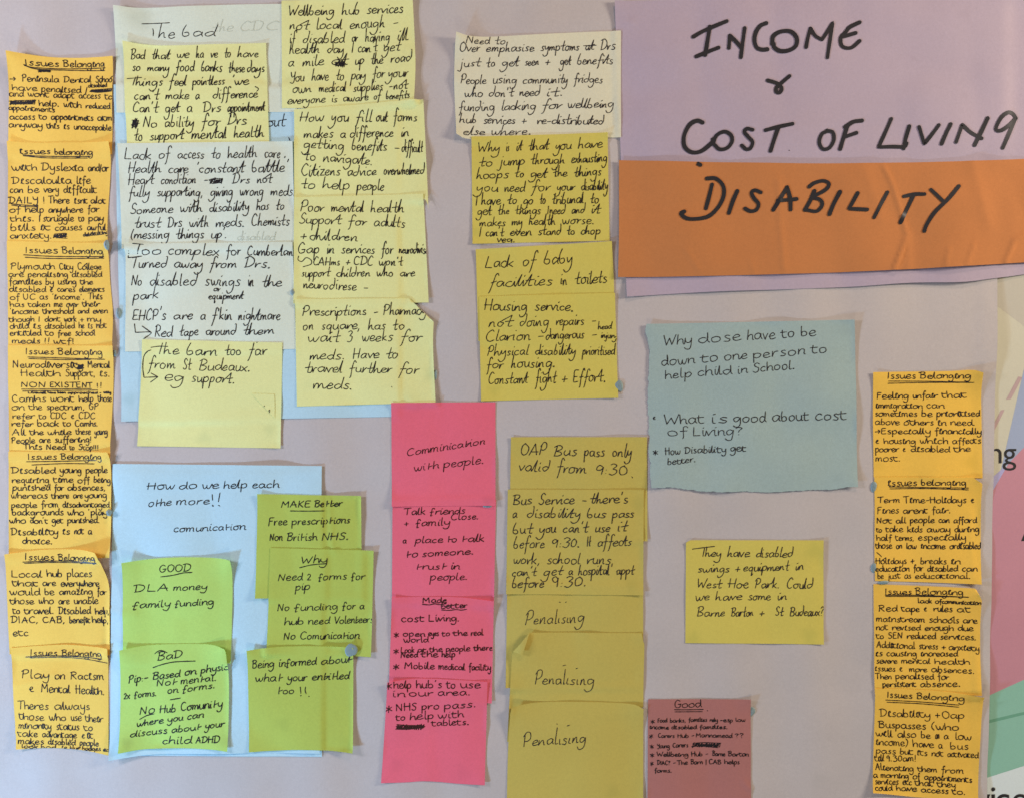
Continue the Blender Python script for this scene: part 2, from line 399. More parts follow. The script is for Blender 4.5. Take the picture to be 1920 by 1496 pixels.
alt('loopy', 'b', 9, '2.6,20 1,12 1,3 4,0 7.2,3 6,8 2,7.4')
alt('loopy', 'n', 9.6, '1,9 1.2,0 1.2,0 4,8.6 6.2,9 7.6,1 9.6,0.8')
alt('loopy', 'y', 9, '1,10 1.6,4 4,2.6 8,9.4 8,9.4 8,-2 6,-8 1,-10 -3,-6.6')
alt('loopy', 'g', 10, '8.6,8 5,10 1,7.3 2,2 5,1.3 8.4,6 9,9.4 9,9.4 9,-2 6.6,-8 1.6,-9.6 -2,-6')
alt('loopy', 'h', 9.6, '1.3,21 1,0 1,0 3,7 5.8,9 7.2,1.6 9.8,0.8')
alt('loopy', 't', 8, '5,19 4,3 5,0.4 8,1.2;-0.4,9.4 9,11.2')
alt('loopy', 'r', 6.6, '1,9.6 1.2,0 1.2,0 3.6,7.6 7,9.4')
alt('loopy', 'm', 14, '1,9 1,0 1,0 3.6,8.6 6,8 6.4,0 6.4,0 8.6,8.4 11,8.6 12,1.4 14,1')
LOW = set('abcdeghiklmnopqrstuvwyz')

def word_strokes(word, x0, x1, yb0, yb1, xh, hand, rnd, dots=True):
    hp = HAND[hand]; strokes = []; x = 0.0; prev = None
    for ch in word:
        w, st = ALT[hand].get(ch, G.get(ch, G['-']))
        if ch == 'd' and hand == 'loopy' and rnd.random() < 0.5: w, st = G['d']
        sc = 1 + rnd.uniform(-0.09, 0.09); sw = 1 + rnd.uniform(-0.12, 0.12); dy = rnd.uniform(-1, 1) * hp['wob']
        sl = hp['slant'] + rnd.uniform(-0.05, 0.05); new = []
        for k, s_ in enumerate(st):
            if dots is False and ch == 'i' and k: continue
            pts = []; last = None
            for (px, py) in s_:
                if last is not None and (px, py) == last[0]: pts.append(last[1]); continue
                key = (px, py)
                if py > 10: py = 10 + (py - 10) * hp['asc'] * (1 + rnd.uniform(-0.03, 0.03))
                if py < 0: py *= hp['dsc']
                py = py * sc + dy; qx = px * sw + rnd.gauss(0, hp['jit'] * 0.45) + py * sl; qy = py + rnd.gauss(0, hp['jit'] * 0.45)
                pts.append((x + qx, qy)); last = (key, pts[-1])
            new.append(pts)
        if prev and ch in 'bhklijmnpruvwyte' and prev in LOW and prev not in 'gyjqsxbpkfz' and rnd.random() < hp['join'] and strokes[jmain][-1][1] < 13:
            m = jmain
            strokes[m] = strokes[m] + [new[0][0]] + new[0]
            jmain2 = m; strokes += new[1:]
        else:
            jmain2 = len(strokes); strokes += new
        jmain = jmain2; prev = ch; x += w * sw + 1.3
    wid = max(x - 1.5, 3)
    fx = (x1 - x0) / wid; fy = xh * {'loopy': 0.86, 'round': 0.79, 'neat': 0.84, 'plain': 0.86}[hand] / 10.0
    if len(word) == 1: fx = fy * (1.3 if word == '-' else 1.15 if word in '+>' else 1.0)
    if word == '*': fx *= 1.45; fy *= 1.35; yb0 += 2; yb1 += 2
    out = []
    for s_ in strokes:
        q = [(x0 + px * fx, yb0 + (yb1 - yb0) * min(1, max(0, px / wid)) - py * fy) for px, py in s_]
        out.append(catmull(q, 1.15) if len(q) > 1 else q)
    return out

def scribble(x0, y0, x1, y1, rnd, dense=1.0):
    pts = []; n = int((x1 - x0) / 3.2 * dense) + 4; sl = rnd.uniform(1.5, 5)
    for i in range(n):
        x = x0 + (x1 - x0) * i / (n - 1); e = rnd.uniform(0, 0.35) * (y1 - y0)
        pts.append((min(x1, x + sl * rnd.uniform(0.4, 1.3)), y0 + e))
        pts.append((max(x0, x - sl * rnd.uniform(0.4, 1.3)), y1 - rnd.uniform(0, 0.3) * (y1 - y0)))
    out = [catmull(pts, 1.6)]
    for f in (0.22, 0.45, 0.6, 0.8):
        y = y0 + (y1 - y0) * f; a, b = rnd.uniform(-3, 4), rnd.uniform(-4, 3)
        out.append(catmull([(x0 + a, y + rnd.uniform(-2, 2)), (x0 * .6 + x1 * .4, y + rnd.uniform(-2, 2)), (x1 + b, y + rnd.uniform(-2.4, 2.4))], 2))
    return out

# ------------------------------------------------------------------ the printed banner and the big backing paper
def flat_shape(name, pts, h, mat, parent):
    V = [W(x, y, h) for x, y in pts]
    return link(name, V, [tuple(range(len(V)))[::-1]], mat, parent, smooth=False)

def banner_mat(name, seen): return paper_mat(name, alb(seen, (182, 168, 166), 0.60), grain=0.035, rough=0.6)
bn = link('printed_banner', [W(-400, -400, 0), W(2600, -400, 0), W(2600, 2000, 0), W(-400, 2000, 0),
                             W(-400, -400, -3), W(2600, -400, -3), W(2600, 2000, -3), W(-400, 2000, -3)],
          [(0, 3, 2, 1), (4, 5, 6, 7), (0, 1, 5, 4), (1, 2, 6, 5), (2, 3, 7, 6), (3, 0, 4, 7)],
          banner_mat('banner_white_print', (205, 205, 215)), smooth=False)
props(bn, 'printed banner with pastel shapes and black letters, right of the white backing paper', 'banner')
bm = [('beige_patch', [(1700, 380), (2600, 380), (2600, 560), (1926, 680), (1879, 878), (1866, 912), (1700, 960)], 0.03, (192, 177, 156)),
      ('darker_beige_patch', [(1700, 380), (2600, 380), (2600, 560), (1960, 640), (1868, 572), (1700, 470)], 0.05, (181, 165, 149)),  # slightly darker beige area over the first beige
      ('blue_grey_patch', [(1926, 672), (2600, 560), (2600, 900), (1925, 842), (1878, 882)], 0.06, (150, 152, 172)),
      ('lilac_patch', [(1879, 880), (1850, 905), (1700, 990), (1820, 1000), (1893, 872)], 0.07, (166, 152, 184)),
      ('pink_patch', [(1925, 835), (1893, 868), (1864, 918), (1700, 1080), (1700, 1371), (1856, 1304), (1920, 1275), (2600, 1010), (2600, 640)], 0.09, (186, 124, 134)),
      ('green_patch', [(1700, 1371), (1856, 1304), (1920, 1275), (2600, 1010), (2600, 1235), (1919, 1437), (1850, 1459), (1700, 1503)], 0.09, (134, 170, 150)),
      ('dark_green_stripe', [(1700, 1382), (1856, 1350), (1920, 1335), (2600, 1180), (2600, 1190), (1920, 1340.5), (1856, 1356), (1700, 1388)], 0.12, (104, 146, 122)),
      ('mauve_stroke', [(1911, 706), (1918, 708), (1897, 748), (1888, 749)], 0.10, (176, 142, 138)),
      ('mauve_stroke', [(1878, 769), (1885, 768), (1871, 797), (1858, 822), (1852, 820)], 0.10, (176, 142, 138))]
for nm, pts, h, col in bm: flat_shape(nm, pts, h, banner_mat(nm, col), bn)
BL = flat_mat('banner_black_print', (0.03, 0.03, 0.03))
def letter(ch, x, y, size, nm='letter', stretch=1.0):
    cu = bpy.data.curves.new('letter_shape', 'FONT'); cu.body = ch; cu.size = size * S; cu.offset = 0.0
    t = bpy.data.objects.new('letter_shape', cu); C.objects.link(t); bpy.context.view_layer.update()
    dg = bpy.context.evaluated_depsgraph_get(); me = bpy.data.meshes.new_from_object(t.evaluated_get(dg))
    bpy.data.objects.remove(t); bpy.data.curves.remove(cu)
    ox, _, oz = W(x, y)
    for v in me.vertices: v.co = (ox + v.co.x * stretch, -0.00016, oz + v.co.y)
    me.materials.clear(); me.materials.append(BL)
    o = bpy.data.objects.new(nm, me); C.objects.link(o); o.parent = bn; return o
letter('n', 1853, 868, 60); letter('g', 1881.5, 868, 60, stretch=1.0)
letter('A', 1916, 1014, 62); 
letter('v', 1828, 1521, 70); letter('i', 1856, 1521, 70); letter('c', 1866, 1521, 70); letter('e', 1897, 1521, 70)

bk = Sheet([(-90, -90), (1874, -90), (1848, 1590), (-90, 1590)],
           {'right': [(1870, 520), (1865, 800), (1858, 1180)]}, [(1870, 600, 260, 1.6), (1855, 1400, 260, 1.2)],
           [([(780, -90), (800, 700), (795, 1590)], 26, 0.5), ([(1846, 500), (1836, 1560)], 9, 0.35)], 3, 1.5, 12, None)
o = sheet_mesh('backing_paper', bk, M['white'], [(1535, 1460, 14, 0.35), (1880, 1300, 20, 0.0)])
props(o, 'large white backing paper behind all the notes with its right edge over the banner', 'backing paper')

# ------------------------------------------------------------------ every sheet and note, lowest first
NOTES = []
def note(name, cat, label, mat, corners, lines='', hand='loopy', pen='ink', width=2.2, edges=None, curls=(), stains=(),
         ridges=(), group=None, wave=0.22, step=4.5, torn=None, soft=3, cut=None):
    NOTES.append(dict(locals()))
YG = 'yellow sticky notes on the backing paper'; OG = 'golden orange notes headed Issues Belonging'
def sn(label, mat, corners, lines, **k):
    note('sticky_note', 'sticky note', label, mat, corners, lines, **k)

note('blue_card', 'card', 'pale blue card showing behind the off-white and yellow notes at upper left', 'blue',
     [(214, 160), (742, 172), (746, 781), (229, 790)], """
W 238 238 13 loopy | 500 out 534
P 541,258 543.5,264""", hand='loopy', pen='ink', curls=[(229, 790, 60, 0.8)], stains=[(243, 748, 13, .5), (222, 560, 8, .3)], step=7, wave=.8)
note('blue_card', 'card', 'second pale blue card whose bottom edge peeps out below the lower blue card', 'blue',
     [(222, 885), (600, 885), (604, 1418), (228, 1416)], '', step=7)
note('blue_card', 'card', 'pale blue card reading How do we help each othe more, behind the lime notes', 'blue',
     [(212, 869), (604, 873), (600, 1411), (207, 1423)], """
917 913 9.5 | 276 How 335 do 378 we 419 help 473 each 523
949 944 9.5 | 278 othe 330 more 392
P 398,926 399,937
P 398,946 401,948 398.5,948
P 413,923 410,940
P 410,946 413,948
996 992 8.5 | 326 comunication 460""", hand='neat', width=2.0, edges={'bottom': [(240, 1418), (300, 1413), (450, 1411)]},
     curls=[(207, 1423, 90, 3.5), (604, 873, 50, .8)], stains=[(216, 1150, 6, .3)], ridges=[([(207, 1143), (232, 1152), (250, 1147)], 3, .5), ([(207, 1200), (225, 1196)], 3, .4)], step=7, wave=1.0)
note('lilac_card', 'card', 'large lilac card reading INCOME & COST OF LIVING in black marker', 'lilac',
     [(1152, 4), (2010, -18), (2012, 500), (1175, 557)], 'MARKER1', pen='marker', width=7.4,
     edges={'bottom': [(1330, 548), (1480, 543), (1603, 538), (1709, 531), (1800, 530), (1860, 523), (1920, 515)], 'left': [(1158, 150), (1164, 300)]},
     curls=[(1152, 4, 60, 1.4), (2000, 300, 200, 2), (1800, 540, 110, 2.2), (1175, 557, 60, 1.5)], ridges=[([(1270, 302), (1920, 285)], 34, -.1), ([(1175, 45), (1185, 42)], 6, .3)], stains=[(1808, 28, 12, .3), (1712, 110, 3, .6), (1808, 180, 6, .3), (1183, 36, 9, .25)], step=4.5, wave=1.2, soft=10)
note('orange_card_strip', 'card', 'long orange card strip reading DISABILITY in black marker', 'strip',
     [(1160, 302), (2010, 292), (2010, 486), (1158, 521)], 'MARKER2', pen='marker', width=7.4,
     edges={'top': [(1300, 305), (1546, 308), (1760, 305), (1920, 299)], 'bottom': [(1250, 520), (1400, 517), (1540, 513), (1664, 508), (1800, 501), (1920, 493)], 'left': [(1160, 430)]},
     curls=[(1158, 521, 80, 1.4), (1780, 505, 150, 2.5), (1158, 302, 40, .7), (1990, 400, 130, 4)],
     ridges=[([(1459, 340), (1462, 420), (1468, 505)], 5, .55), ([(1655, 315), (1672, 350), (1688, 400), (1698, 440), (1688, 470), (1672, 508)], 4, .9),
             ([(1674, 508), (1688, 470), (1700, 452)], 3, .6), ([(1700, 505), (1704, 440)], 5, .4), ([(1768, 500), (1775, 468)], 3, .6), ([(1808, 498), (1822, 460)], 3, .7), ([(1882, 492), (1900, 452), (1920, 440)], 4, 1.2),
             ([(1285, 470), (1310, 508)], 4, .35), ([(1405, 485), (1412, 512)], 3, .3), ([(1620, 320), (1650, 410)], 14, .5), ([(1820, 305), (1850, 420)], 16, .8)], step=4.5, wave=1.4, soft=9)
# --- off-white and yellow block at upper left
sn('wide off-white note reading The bad, at the top left above the other off-white notes', 'palewhite', [(215, 13), (551, 8), (558, 211), (220, 213)], """
P 266,45.5 290,44.5 318,43.5
P 286,54 287,60 286.5,67.5
71 72 12.5 | 295 he 326
68 68 11.5 | 340 bad 402
G 60 57 10 | 398 the 448 CDC 520""", width=2.1, stains=[(262, 35, 22, .18)], curls=[(215, 13, 90, 3.2), (220, 213, 40, .4)], edges={'top': [(260, 16), (340, 13), (450, 9)]}, group=None)
sn('yellow note beginning Bad that we have to have so many food banks', 'yellow', [(232, 79), (499, 82), (505, 268), (239, 285)], """
112 108 10 | 246 Bad 284 that 331 we 367 ha 395 ve 421 to 445 have 484
134 137 10 | 248 so 276 many 330 food 377 banks 429 these 463 days 495
P 240,149.5 267,147
163 160 10 | 249 Ihings 318 feel 362 pointless 434 'we 466
189 185 10 | 253 can't 311 make 367 a 399 difference 483
P 479,164 484.5,167 485,170 482,173
213 210 10.5 | 249 Can't 310 get 350 a 380 Drs 427 appointment 497
X 248 222 260 243
240 235 11 | 267 No 308 ability 377 for 426 Drs 462
264 258 11 | 252 to 281 support 358 mental 438 health 495""", width=2.3, edges={'top': [(265, 84), (312, 86.5), (400, 84)]}, curls=[(232, 79, 70, 2.2), (499, 82, 40, .8)], group=YG)
sn('off-white note beginning Lack of access to health care, below the Bad that we have note', 'palewhite', [(221, 270), (549, 266), (553, 462), (231, 468)], """
300 296 11 | 233 Lack 297 of 333 access 396 to 427 health 496 care 532 . 543
325 323 11 | 240 Health 316 care 367 'constant 472 battle' 538
347.5 345 10.5 | 240 Heart 302 condition 381 - 388
X 394 334 418 346
345 344 10.5 | 435 Drs 482 not 509
370 367 10.5 | 242 fully 295 supporting, 394 giving 450 wrong 507 meds. 552
402 394 10.5 | 245 Someone 338 with 393 disability 481 has 517 to 532
428 424 10.5 | 253 trust 315 Drs 355 with 404 meds. 472 Chemists 542
449 447 10.5 | 246 (messing 330 things 395 up'. 425
G 452 452 9 | 445 disabled 515""", width=2.3, curls=[(231, 468, 90, 2.6), (221, 270, 40, .6), (549, 266, 40, .8)], stains=[(262, 420, 24, .12)])
sn('off-white note beginning Too complex for Cumberlan, with Red tape around them as last line', 'palewhite', [(236, 458), (549, 455), (556, 655), (236, 660)], """
P 246,457.5 257,458.5 270,459.5
478 480 10.5 | 252 Ioo 315 complex 424 for 464 Cumberlan 549
P 243,472 240.5,483 241,484 266,481
503 503 10.5 | 245 Turned 327 away 394 from 457 Drs. 507
535 538 12 | 246 No 281 disabled 384 swings 465 in 491 the 527
547 547 7 | 400 or 412
562 562 8 | 391 equipment 456
562 561 11 | 249 park 296
600 600 11 | 248 EHCP's 325 are 376 a 398 f'kin 447 nightmare 525
P 253,608 255,624 255,624 284,624 270,636
P 267,612 284,624
632 627 10.5 | 290 Red 337 tape 386 around 456 them 514""", width=2.3, curls=[(236, 458, 40, .5)])
sn('yellow note reading The barn too far from St Budeaux, with a small scrap on it', 'yellow', [(268, 637), (530, 643), (526, 840), (258, 836)], """
P 284,652 300,650 316,650.5
665 664.6 10.5 | 297 Ihe 336
667 666 11.5 | 349 barn 422 too 466 far 500
690 697 11.5 | 277 from 343 St 373 Budeaux. 468
714 719 11.5 | 307 eg 359 support. 440
P 284,657 277,660 270,670 268,690 270,708 270,708 295,707
P 283,700 296,707 296,707 282,717""", width=2.2, curls=[(258, 836, 50, .6), (268, 637, 40, .8)], stains=[(506, 805, 11, .45), (383, 820, 13, .4), (430, 790, 60, .06)], group=YG)
note('paper_scrap', 'paper scrap', 'tiny torn yellow scrap on the lower right of the barn too far note', 'yellow', [(472, 738), (515, 739), (515.5, 784), (513, 782)], "774 774 8 | 491 'y 505", width=1.8, step=3, soft=1, wave=0.0)
sn('yellow note beginning Wellbeing hub services not local enough, at the top', 'yellow', [(528, 2), (774, -4), (777, 190), (529, 204)], """
30.5 25 11 | 540 Wellbeing 640 hub 688 services 755
57 52 11 | 541 not 592 local 655 enough 735 - 746
82.6 76 11 | 543 if 567 disabled 659 or 684 having 744 ill 764
101.6 97 11 | 542 health 613 day 658 I 670 can't 719 get 750
126 118 11 | 540 a 567 mile 620 at 665 up 695 the 732 road 770
X 628 113 646 127
153.7 146 11 | 544 You 584 have 630 to 658 pay 699 for 727 your 764
176.6 169 10.5 | 548 own 598 medical 662 supplies 729 -not 764
197 186 8.5 | 539 everyone 621 is 643 aware 701 of 724 benefits 768""", width=2.2, edges={'right': [(778, 80), (779.5, 127)], 'bottom': [(600, 205), (688, 204)]}, curls=[(777, 190, 100, 3.5), (774, 0, 80, 2.5), (779, 100, 90, 2.5)], stains=[(543, 150, 10, .3), (545, 12, 9, .25)], group=YG)
sn('yellow note beginning How you fill out forms makes a difference', 'yellow', [(552, 207), (794, 188), (804, 396), (552, 378)], """
230 228 11 | 562 How 620 you 667 fill 705 out 738 forms 781
260 257 11 | 569 makes 638 a 656 difference 751 in 766
279 287 11 | 569 getting 659 benefits 739 - 753 difficult 792
301 310 11 | 570 to 606 navigate. 698
331.5 328 11 | 564 Citizens 651 advice 719 overwhelmed 795
353 359 11 | 564 to 604 help 669 people 719""", width=2.2, edges={'bottom': [(640, 378), (780, 374), (800, 380)]}, curls=[(804, 396, 70, 3.0), (794, 188, 40, 1.0), (800, 300, 70, 1.6)], group=YG)
sn('yellow note beginning Poor mental health support for adults', 'yellow', [(552, 371), (794, 365), (804, 568), (551, 570)], """
397 400 10.5 | 562 Poor 621 mental 695 health 757
420 427 10.5 | 561 Support 653 for 701 adults 758
450 453 10.5 | 564 + 580 children 670
476 476 10.5 | 558 Gap 612 in 640 services 715 for 748 neurodivise 802
P 560,481 559,488 566,491 574,484 583,488 583,496 568,501
498 498 9 | 587 CAHms 648 + 662 CDC 710 won't 754
519.5 519 9.5 | 565 support 630 children 706 who 749 are 777
541 546 10 | 568 neurodirese 681 - 689""", width=2.2, curls=[(804, 568, 60, 1.2), (551, 570, 50, .9)], stains=[(553, 548, 10, .3)], group=YG)
sn('yellow note beginning Prescriptions, its top right corner bent away', 'yellow', [(554, 562), (818, 560), (817, 755), (557, 762)], """
593 590 11 | 566 Prescriptions 700 - 718 Pharmacy 799
618.7 618 11 | 568 on 602 square, 690 has 736 to 757
641.7 640 11.5 | 576 wait 650 3 678 weeks 750 for 790
674.7 672 11 | 580 meds. 661 Have 724 to 745
699 700 11 | 572 travel 655 further 747 for 784
729 729 11 | 586 meds. 660
P 734.6,725 735.6,726.4""", width=2.2, cut=[(768, 561), (811, 602)], edges={'right': [(812, 640)]}, curls=[(812, 600, 60, 2.2), (770, 750, 60, 1.2), (817, 755, 60, 1.0)], stains=[(806, 703, 11, .5), (578, 722, 10, .2), (768, 752, 22, .2)], group=YG)
# --- centre column
sn('cream note beginning Need to over emphasise symptoms', 'cream', [(856, 64), (1164, 59), (1164, 259), (856, 253)], """
84.5 84 8 | 873 Need 928 to 947
99 94 9.5 | 861 Over 911 emphasise 1013 symptoms 1097 at 1125 Drs 1152
P 1094,87 1118,86
127.7 120 9.5 | 862 just 912 to 940 get 984 seen 1022 + 1050 get 1082 benefits 1148
158 156 9.5 | 863 People 923 using 980 community 1076 fridges 1129
183 180 9 | 870 who 916 don't 973 need 1023 it. 1055
209.6 201 9.5 | 860 funding 939 lacking 1016 for 1064 wellbeing 1150
232 234 9.5 | 860 hub 906 services 977 + 1006 re-distributed 1131
254 253 8.5 | 868 else 920 where. 995""", width=2.1, pen='fine', edges={'top': [(886, 70), (960, 68), (1080, 62)], 'bottom': [(884, 262), (1000, 260)], 'left': [(853, 100), (852, 170)]}, curls=[(856, 64, 70, 5), (856, 253, 60, 3.2), (853, 150, 60, 1.6)])
sn('yellow note beginning Why is it that you have to jump through exhausting hoops', 'yellow3', [(884, 257), (1139, 250), (1143, 452), (886, 458)], """
286 278 10 | 895 Why 949 is 967 it 991 that 1041 you 1083 have 1128
313 304 10 | 898 to 936 jump 995 through 1071 exhausting 1137
336 330 10 | 893 hoops 965 to 994 get 1037 the 1076 things 1126
360.5 357 10 | 892 you 945 need 996 for 1043 your 1090 disability 1139
385 381 10 | 891 I 902 have 951 to 981 go 1012 to 1035 tribunal 1106 to 1122
403.6 400 9.5 | 895 get 933 the 966 things 1025 I 1030 need 1071 and 1108 it 1124
424.6 420 9.5 | 898 makes 959 my 991 health 1053 worse. 1114
444 439 9.5 | 898 I 911 can't 956 even 1009 stand 1063 to 1089 chop 1125
455 455 7.5 | 931 veg. 965""", width=2.2, curls=[(1139, 250, 25, 1.2), (886, 458, 40, .8)], stains=[(893, 435, 9, .5), (913, 300, 8, .25)], group=YG)
sn('yellow note reading Lack of baby facilities in toilets', 'yellow3', [(892, 468), (1147, 453), (1157, 640), (897, 640)], """
503 494 13 | 909 Lack 978 of 1019 baby 1072
540 531 12 | 917 facilities 1050 in 1078 toilets 1136""", width=2.2, edges={'right': [(1150, 510), (1152, 560)]}, curls=[(892, 468, 40, .7), (1147, 453, 40, .9)], group=YG)
sn('yellow note beginning Housing service not doing repairs', 'yellow3', [(898, 557), (1153, 550), (1159, 746), (902, 752)], """
582 583 11.5 | 907 Housing 1002 service. 1075
613 609 11 | 915 not 974 doing 1042 repairs 1108 - 1121
618 617 7 | 1121 head 1146
640.7 634 11 | 910 Clarion 1008 - 1023 dangerous 1108 - 1120
634 635 6.5 | 1126 injury 1156
667 665 10.5 | 912 Physical 1003 disability 1092 prioritised 1152
692.5 688 11 | 912 for 957 housing. 1040
720 715 11.5 | 915 Constant 1004 fight 1052 + 1074 Effort. 1135""", width=2.2, curls=[(1159, 746, 60, 1.0), (902, 752, 50, .8)], stains=[(927, 731, 11, .4), (1150, 724, 12, .3)], group=YG)
# --- pink column
sn('pink note beginning Talk friends + family Close', 'pink', [(736, 940), (930, 936), (926, 1135), (735, 1128)], """
965.6 962 8.5 | 757 Talk 805 friends 871
974 973 7.5 | 844 Close. 897
986 984 8.5 | 758 + 779 family 843
1017.7 1014 8.5 | 755 a 778 place 838 to 864 talk 907
1044 1038 8.5 | 760 to 791 someone. 888
1066 1066 8.5 | 778 trust 844 in 861
1087 1086 9 | 806 people. 876""", hand='neat', pen='brown', width=2.1)
sn('pink note reading Communication with people, topmost of the pink column', 'pink', [(734, 755), (929, 754), (929, 947), (735, 949)], """
855 832 9.5 | 762 Comminication 908
883 868 9.5 | 776 with 831 people. 907""", hand='neat', pen='brown', width=1.9, curls=[(734, 755, 30, .6), (735, 949, 60, 1.0), (929, 947, 60, 1.6)], ridges=[([(824, 764), (825, 776), (820, 790)], 2.5, .25)], stains=[(914, 938, 10, .5), (780, 760, 26, .2)])
sn('pink note headed Made better cost Living', 'pink', [(735, 1119), (926, 1126), (922, 1318), (729, 1302)], """
1129.6 1129 7.5 | 792 Made 837
P 792,1132 805,1133 815,1131 825,1132.5 837,1130.5
1140 1139 7.5 | 827 better 876
P 828,1143 843,1143.5 855,1142 865,1143 875,1141.5
1165 1163 9 | 752 cost 803 Living. 861
1192.7 1190 7 | 738 * 755 open 803 eyes 829 to 850 the 883 real 906
1203 1203 7 | 757 world 803
1223 1218 7 | 738 * 751 Look 783 at 805 the 836 people 888 there 923
1232 1230 7 | 751 Need 790 the 828 help 853
1252 1256 8 | 737 * 758 Mobile 822 medical 879 facility 920""", hand='plain', pen='brown', width=2.3, edges={'top': [(800, 1118), (860, 1119)]}, curls=[(735, 1119, 50, 1.2), (926, 1126, 50, 1.4)], stains=[(743, 1262, 12, .3)])
sn('pink note reading help hubs to use in our area, lowest of the pink column', 'pink', [(727, 1277), (914, 1277), (909, 1470), (715, 1466)], """
1289 1288 9.5 | 723 * 738 help 780 hub's 837 to 863 use 901
1305 1302 8.5 | 736 in 767 our 820 area. 882
1333 1325 9 | 723 * 742 NHS 790 pro 832 pass. 892
1350 1344 9 | 742 to 768 help 821 with 869
X 744 1356 795 1368
1361 1358 8 | 809 tablets. 879""", hand='plain', pen='brown', width=2.3, edges={'top': [(779, 1271), (850, 1273)], 'bottom': [(760, 1465), (800, 1463), (860, 1468)]}, curls=[(727, 1277, 70, 2.2), (715, 1466, 50, 1), (914, 1277, 40, .8), (909, 1470, 60, 1.4)], stains=[(743, 1432, 12, .35), (868, 1447, 14, .25), (760, 1380, 20, .12)])
# --- lower centre yellow column
sn('yellow note reading OAP Bus pass only valid from 9:30', 'yellow2', [(958, 819), (1213, 819), (1214, 1014), (955, 1014)], """
853 855 11.5 | 974 OAP 1038 Bus 1095 pass 1147 only 1184
882 890 11.5 | 971 valid 1044 from 1113 9:30 1175
P 1184.5,893 1186.5,895.5""", pen='fine', width=2.2, curls=[(958, 819, 40, .6), (1213, 819, 30, .5)], group=YG)
sn('blank-topped yellow note reading Penalising, directly under the Bus Service note', 'yellow2', [(951, 1095), (1206, 1100), (1206, 1290), (948, 1288)], """
P 1048.5,1128 1051,1128.6
P 1060,1129 1062,1127.6
1170 1166 12 pen | 982 Penalising 1094""", pen='fine', width=1.9, curls=[(948, 1288, 60, 2.0)], group=YG)
sn('yellow note beginning Bus Service - there is a disability bus pass', 'yellow2', [(952, 917), (1207, 918), (1206, 1115), (949, 1113)], """
945.6 942 10.5 | 961 Bus 1009 Service 1090 - 1105 there's 1176
970 969 10 | 960 a 987 disability 1100 bus 1147 pass 1187
999.6 995 10.5 | 960 but 1010 you 1055 can't 1115 use 1156 it 1174
1027 1022 10.5 | 962 before 1033 9:30. 1100 It 1120 affects 1183
1055 1057 10.5 | 962 work, 1025 school 1100 runs, 1150
1079 1076 10 | 959 can't 1018 get 1066 a 1084 hospital 1155 appt 1188
1101 1098 10.5 | 959 before 1032 9:30. 1098""", pen='fine', width=2.2, curls=[(949, 1113, 60, .9), (1206, 1115, 60, 1.2)], stains=[(1197, 944, 14, .45), (1184, 1096, 11, .4), (980, 1100, 16, .25), (985, 848, 9, .2)], group=YG)
sn('yellow note reading Penalising, with its top left corner folded down', 'yellow2', [(962, 1184), (1203, 1186), (1206, 1325), (951, 1390)], """
P 1055,1247 1061,1245.6
P 1080,1252.6 1083,1251.6
1281 1283 12 pen | 1001 Penalising 1113""", pen='fine', width=1.9, cut=[(993, 1183), (962, 1221)], edges={'right': [(1206, 1202), (1208, 1206), (1207, 1260)]}, curls=[(975, 1200, 70, 3.0), (1206, 1195, 30, .8), (1100, 1183, 50, .8)], group=YG)
note('folded_corner', 'sticky note', '', 'yellow2', [(993, 1183.5), (993.5, 1185), (979, 1225), (961.5, 1220)], '', step=3, soft=1, cut=None, wave=0.0, curls=[(974, 1210, 40, 1.2)])
sn('yellow note reading Penalising, lowest of the column and cut off by the photo edge', 'yellow2', [(959, 1326), (1206, 1327), (1206, 1520), (950, 1520)], """
P 1044,1355.6 1045,1356.6
P 1063,1359.6 1068,1358
1397 1391 12 pen | 979 Penalising 1097""", pen='fine', width=1.9, edges={'top': [(972, 1321), (1010, 1316), (1080, 1315), (1180, 1318)], 'left': [(956, 1345), (952, 1420)]}, curls=[(959, 1326, 70, 2.8), (1206, 1327, 60, 2.0)], stains=[(1150, 1484, 13, .4), (1214, 1480, 6, .3)], group=YG)
# --- right middle
note('sugar_paper_sheet', 'paper sheet', 'torn-edged pale teal paper beginning Why dose have to be down to one person', 'teal', [(1212, 608), (1601, 600), (1607, 912), (1221, 914)], """
648.6 630 12.5 | 1243 Why 1309 dose 1400 have 1465 to 1501 be 1529
686 661 12 | 1240 down 1313 to 1357 one 1411 person 1520 to 1549
711 692 11.5 | 1246 help 1307 child 1382 in 1411 School. 1490
786 786 6 | 1224 & 1235
795 786 12 | 1243 What 1331 is 1374 good 1447 about 1527 cost 1586
817 815 11 | 1250 of 1298 Living? 1392
850 850 6.5 | 1224 * 1236
852 845 8.5 | 1247 How 1283 Disability 1369 get 1398
871 865 8 | 1251 better. 1304""", hand='plain', pen='fine', width=2.0, torn=('left', 'bottom'), step=3.6,
     edges={'left': [(1210, 622), (1216, 645), (1215, 720), (1217, 800)], 'right': [(1603, 640), (1605, 750)], 'bottom': [(1270, 914), (1330, 921), (1440, 921), (1540, 917), (1585, 913)]},
     curls=[(1601, 600, 60, 1.4), (1212, 608, 60, 1.0), (1221, 914, 50, 1.2), (1607, 912, 70, 1.4), (1360, 925, 90, 1.2)], stains=[(1583, 618, 14, .3), (1252, 890, 12, .15), (1570, 895, 10, .2), (1380, 915, 8, .2)], wave=.9)
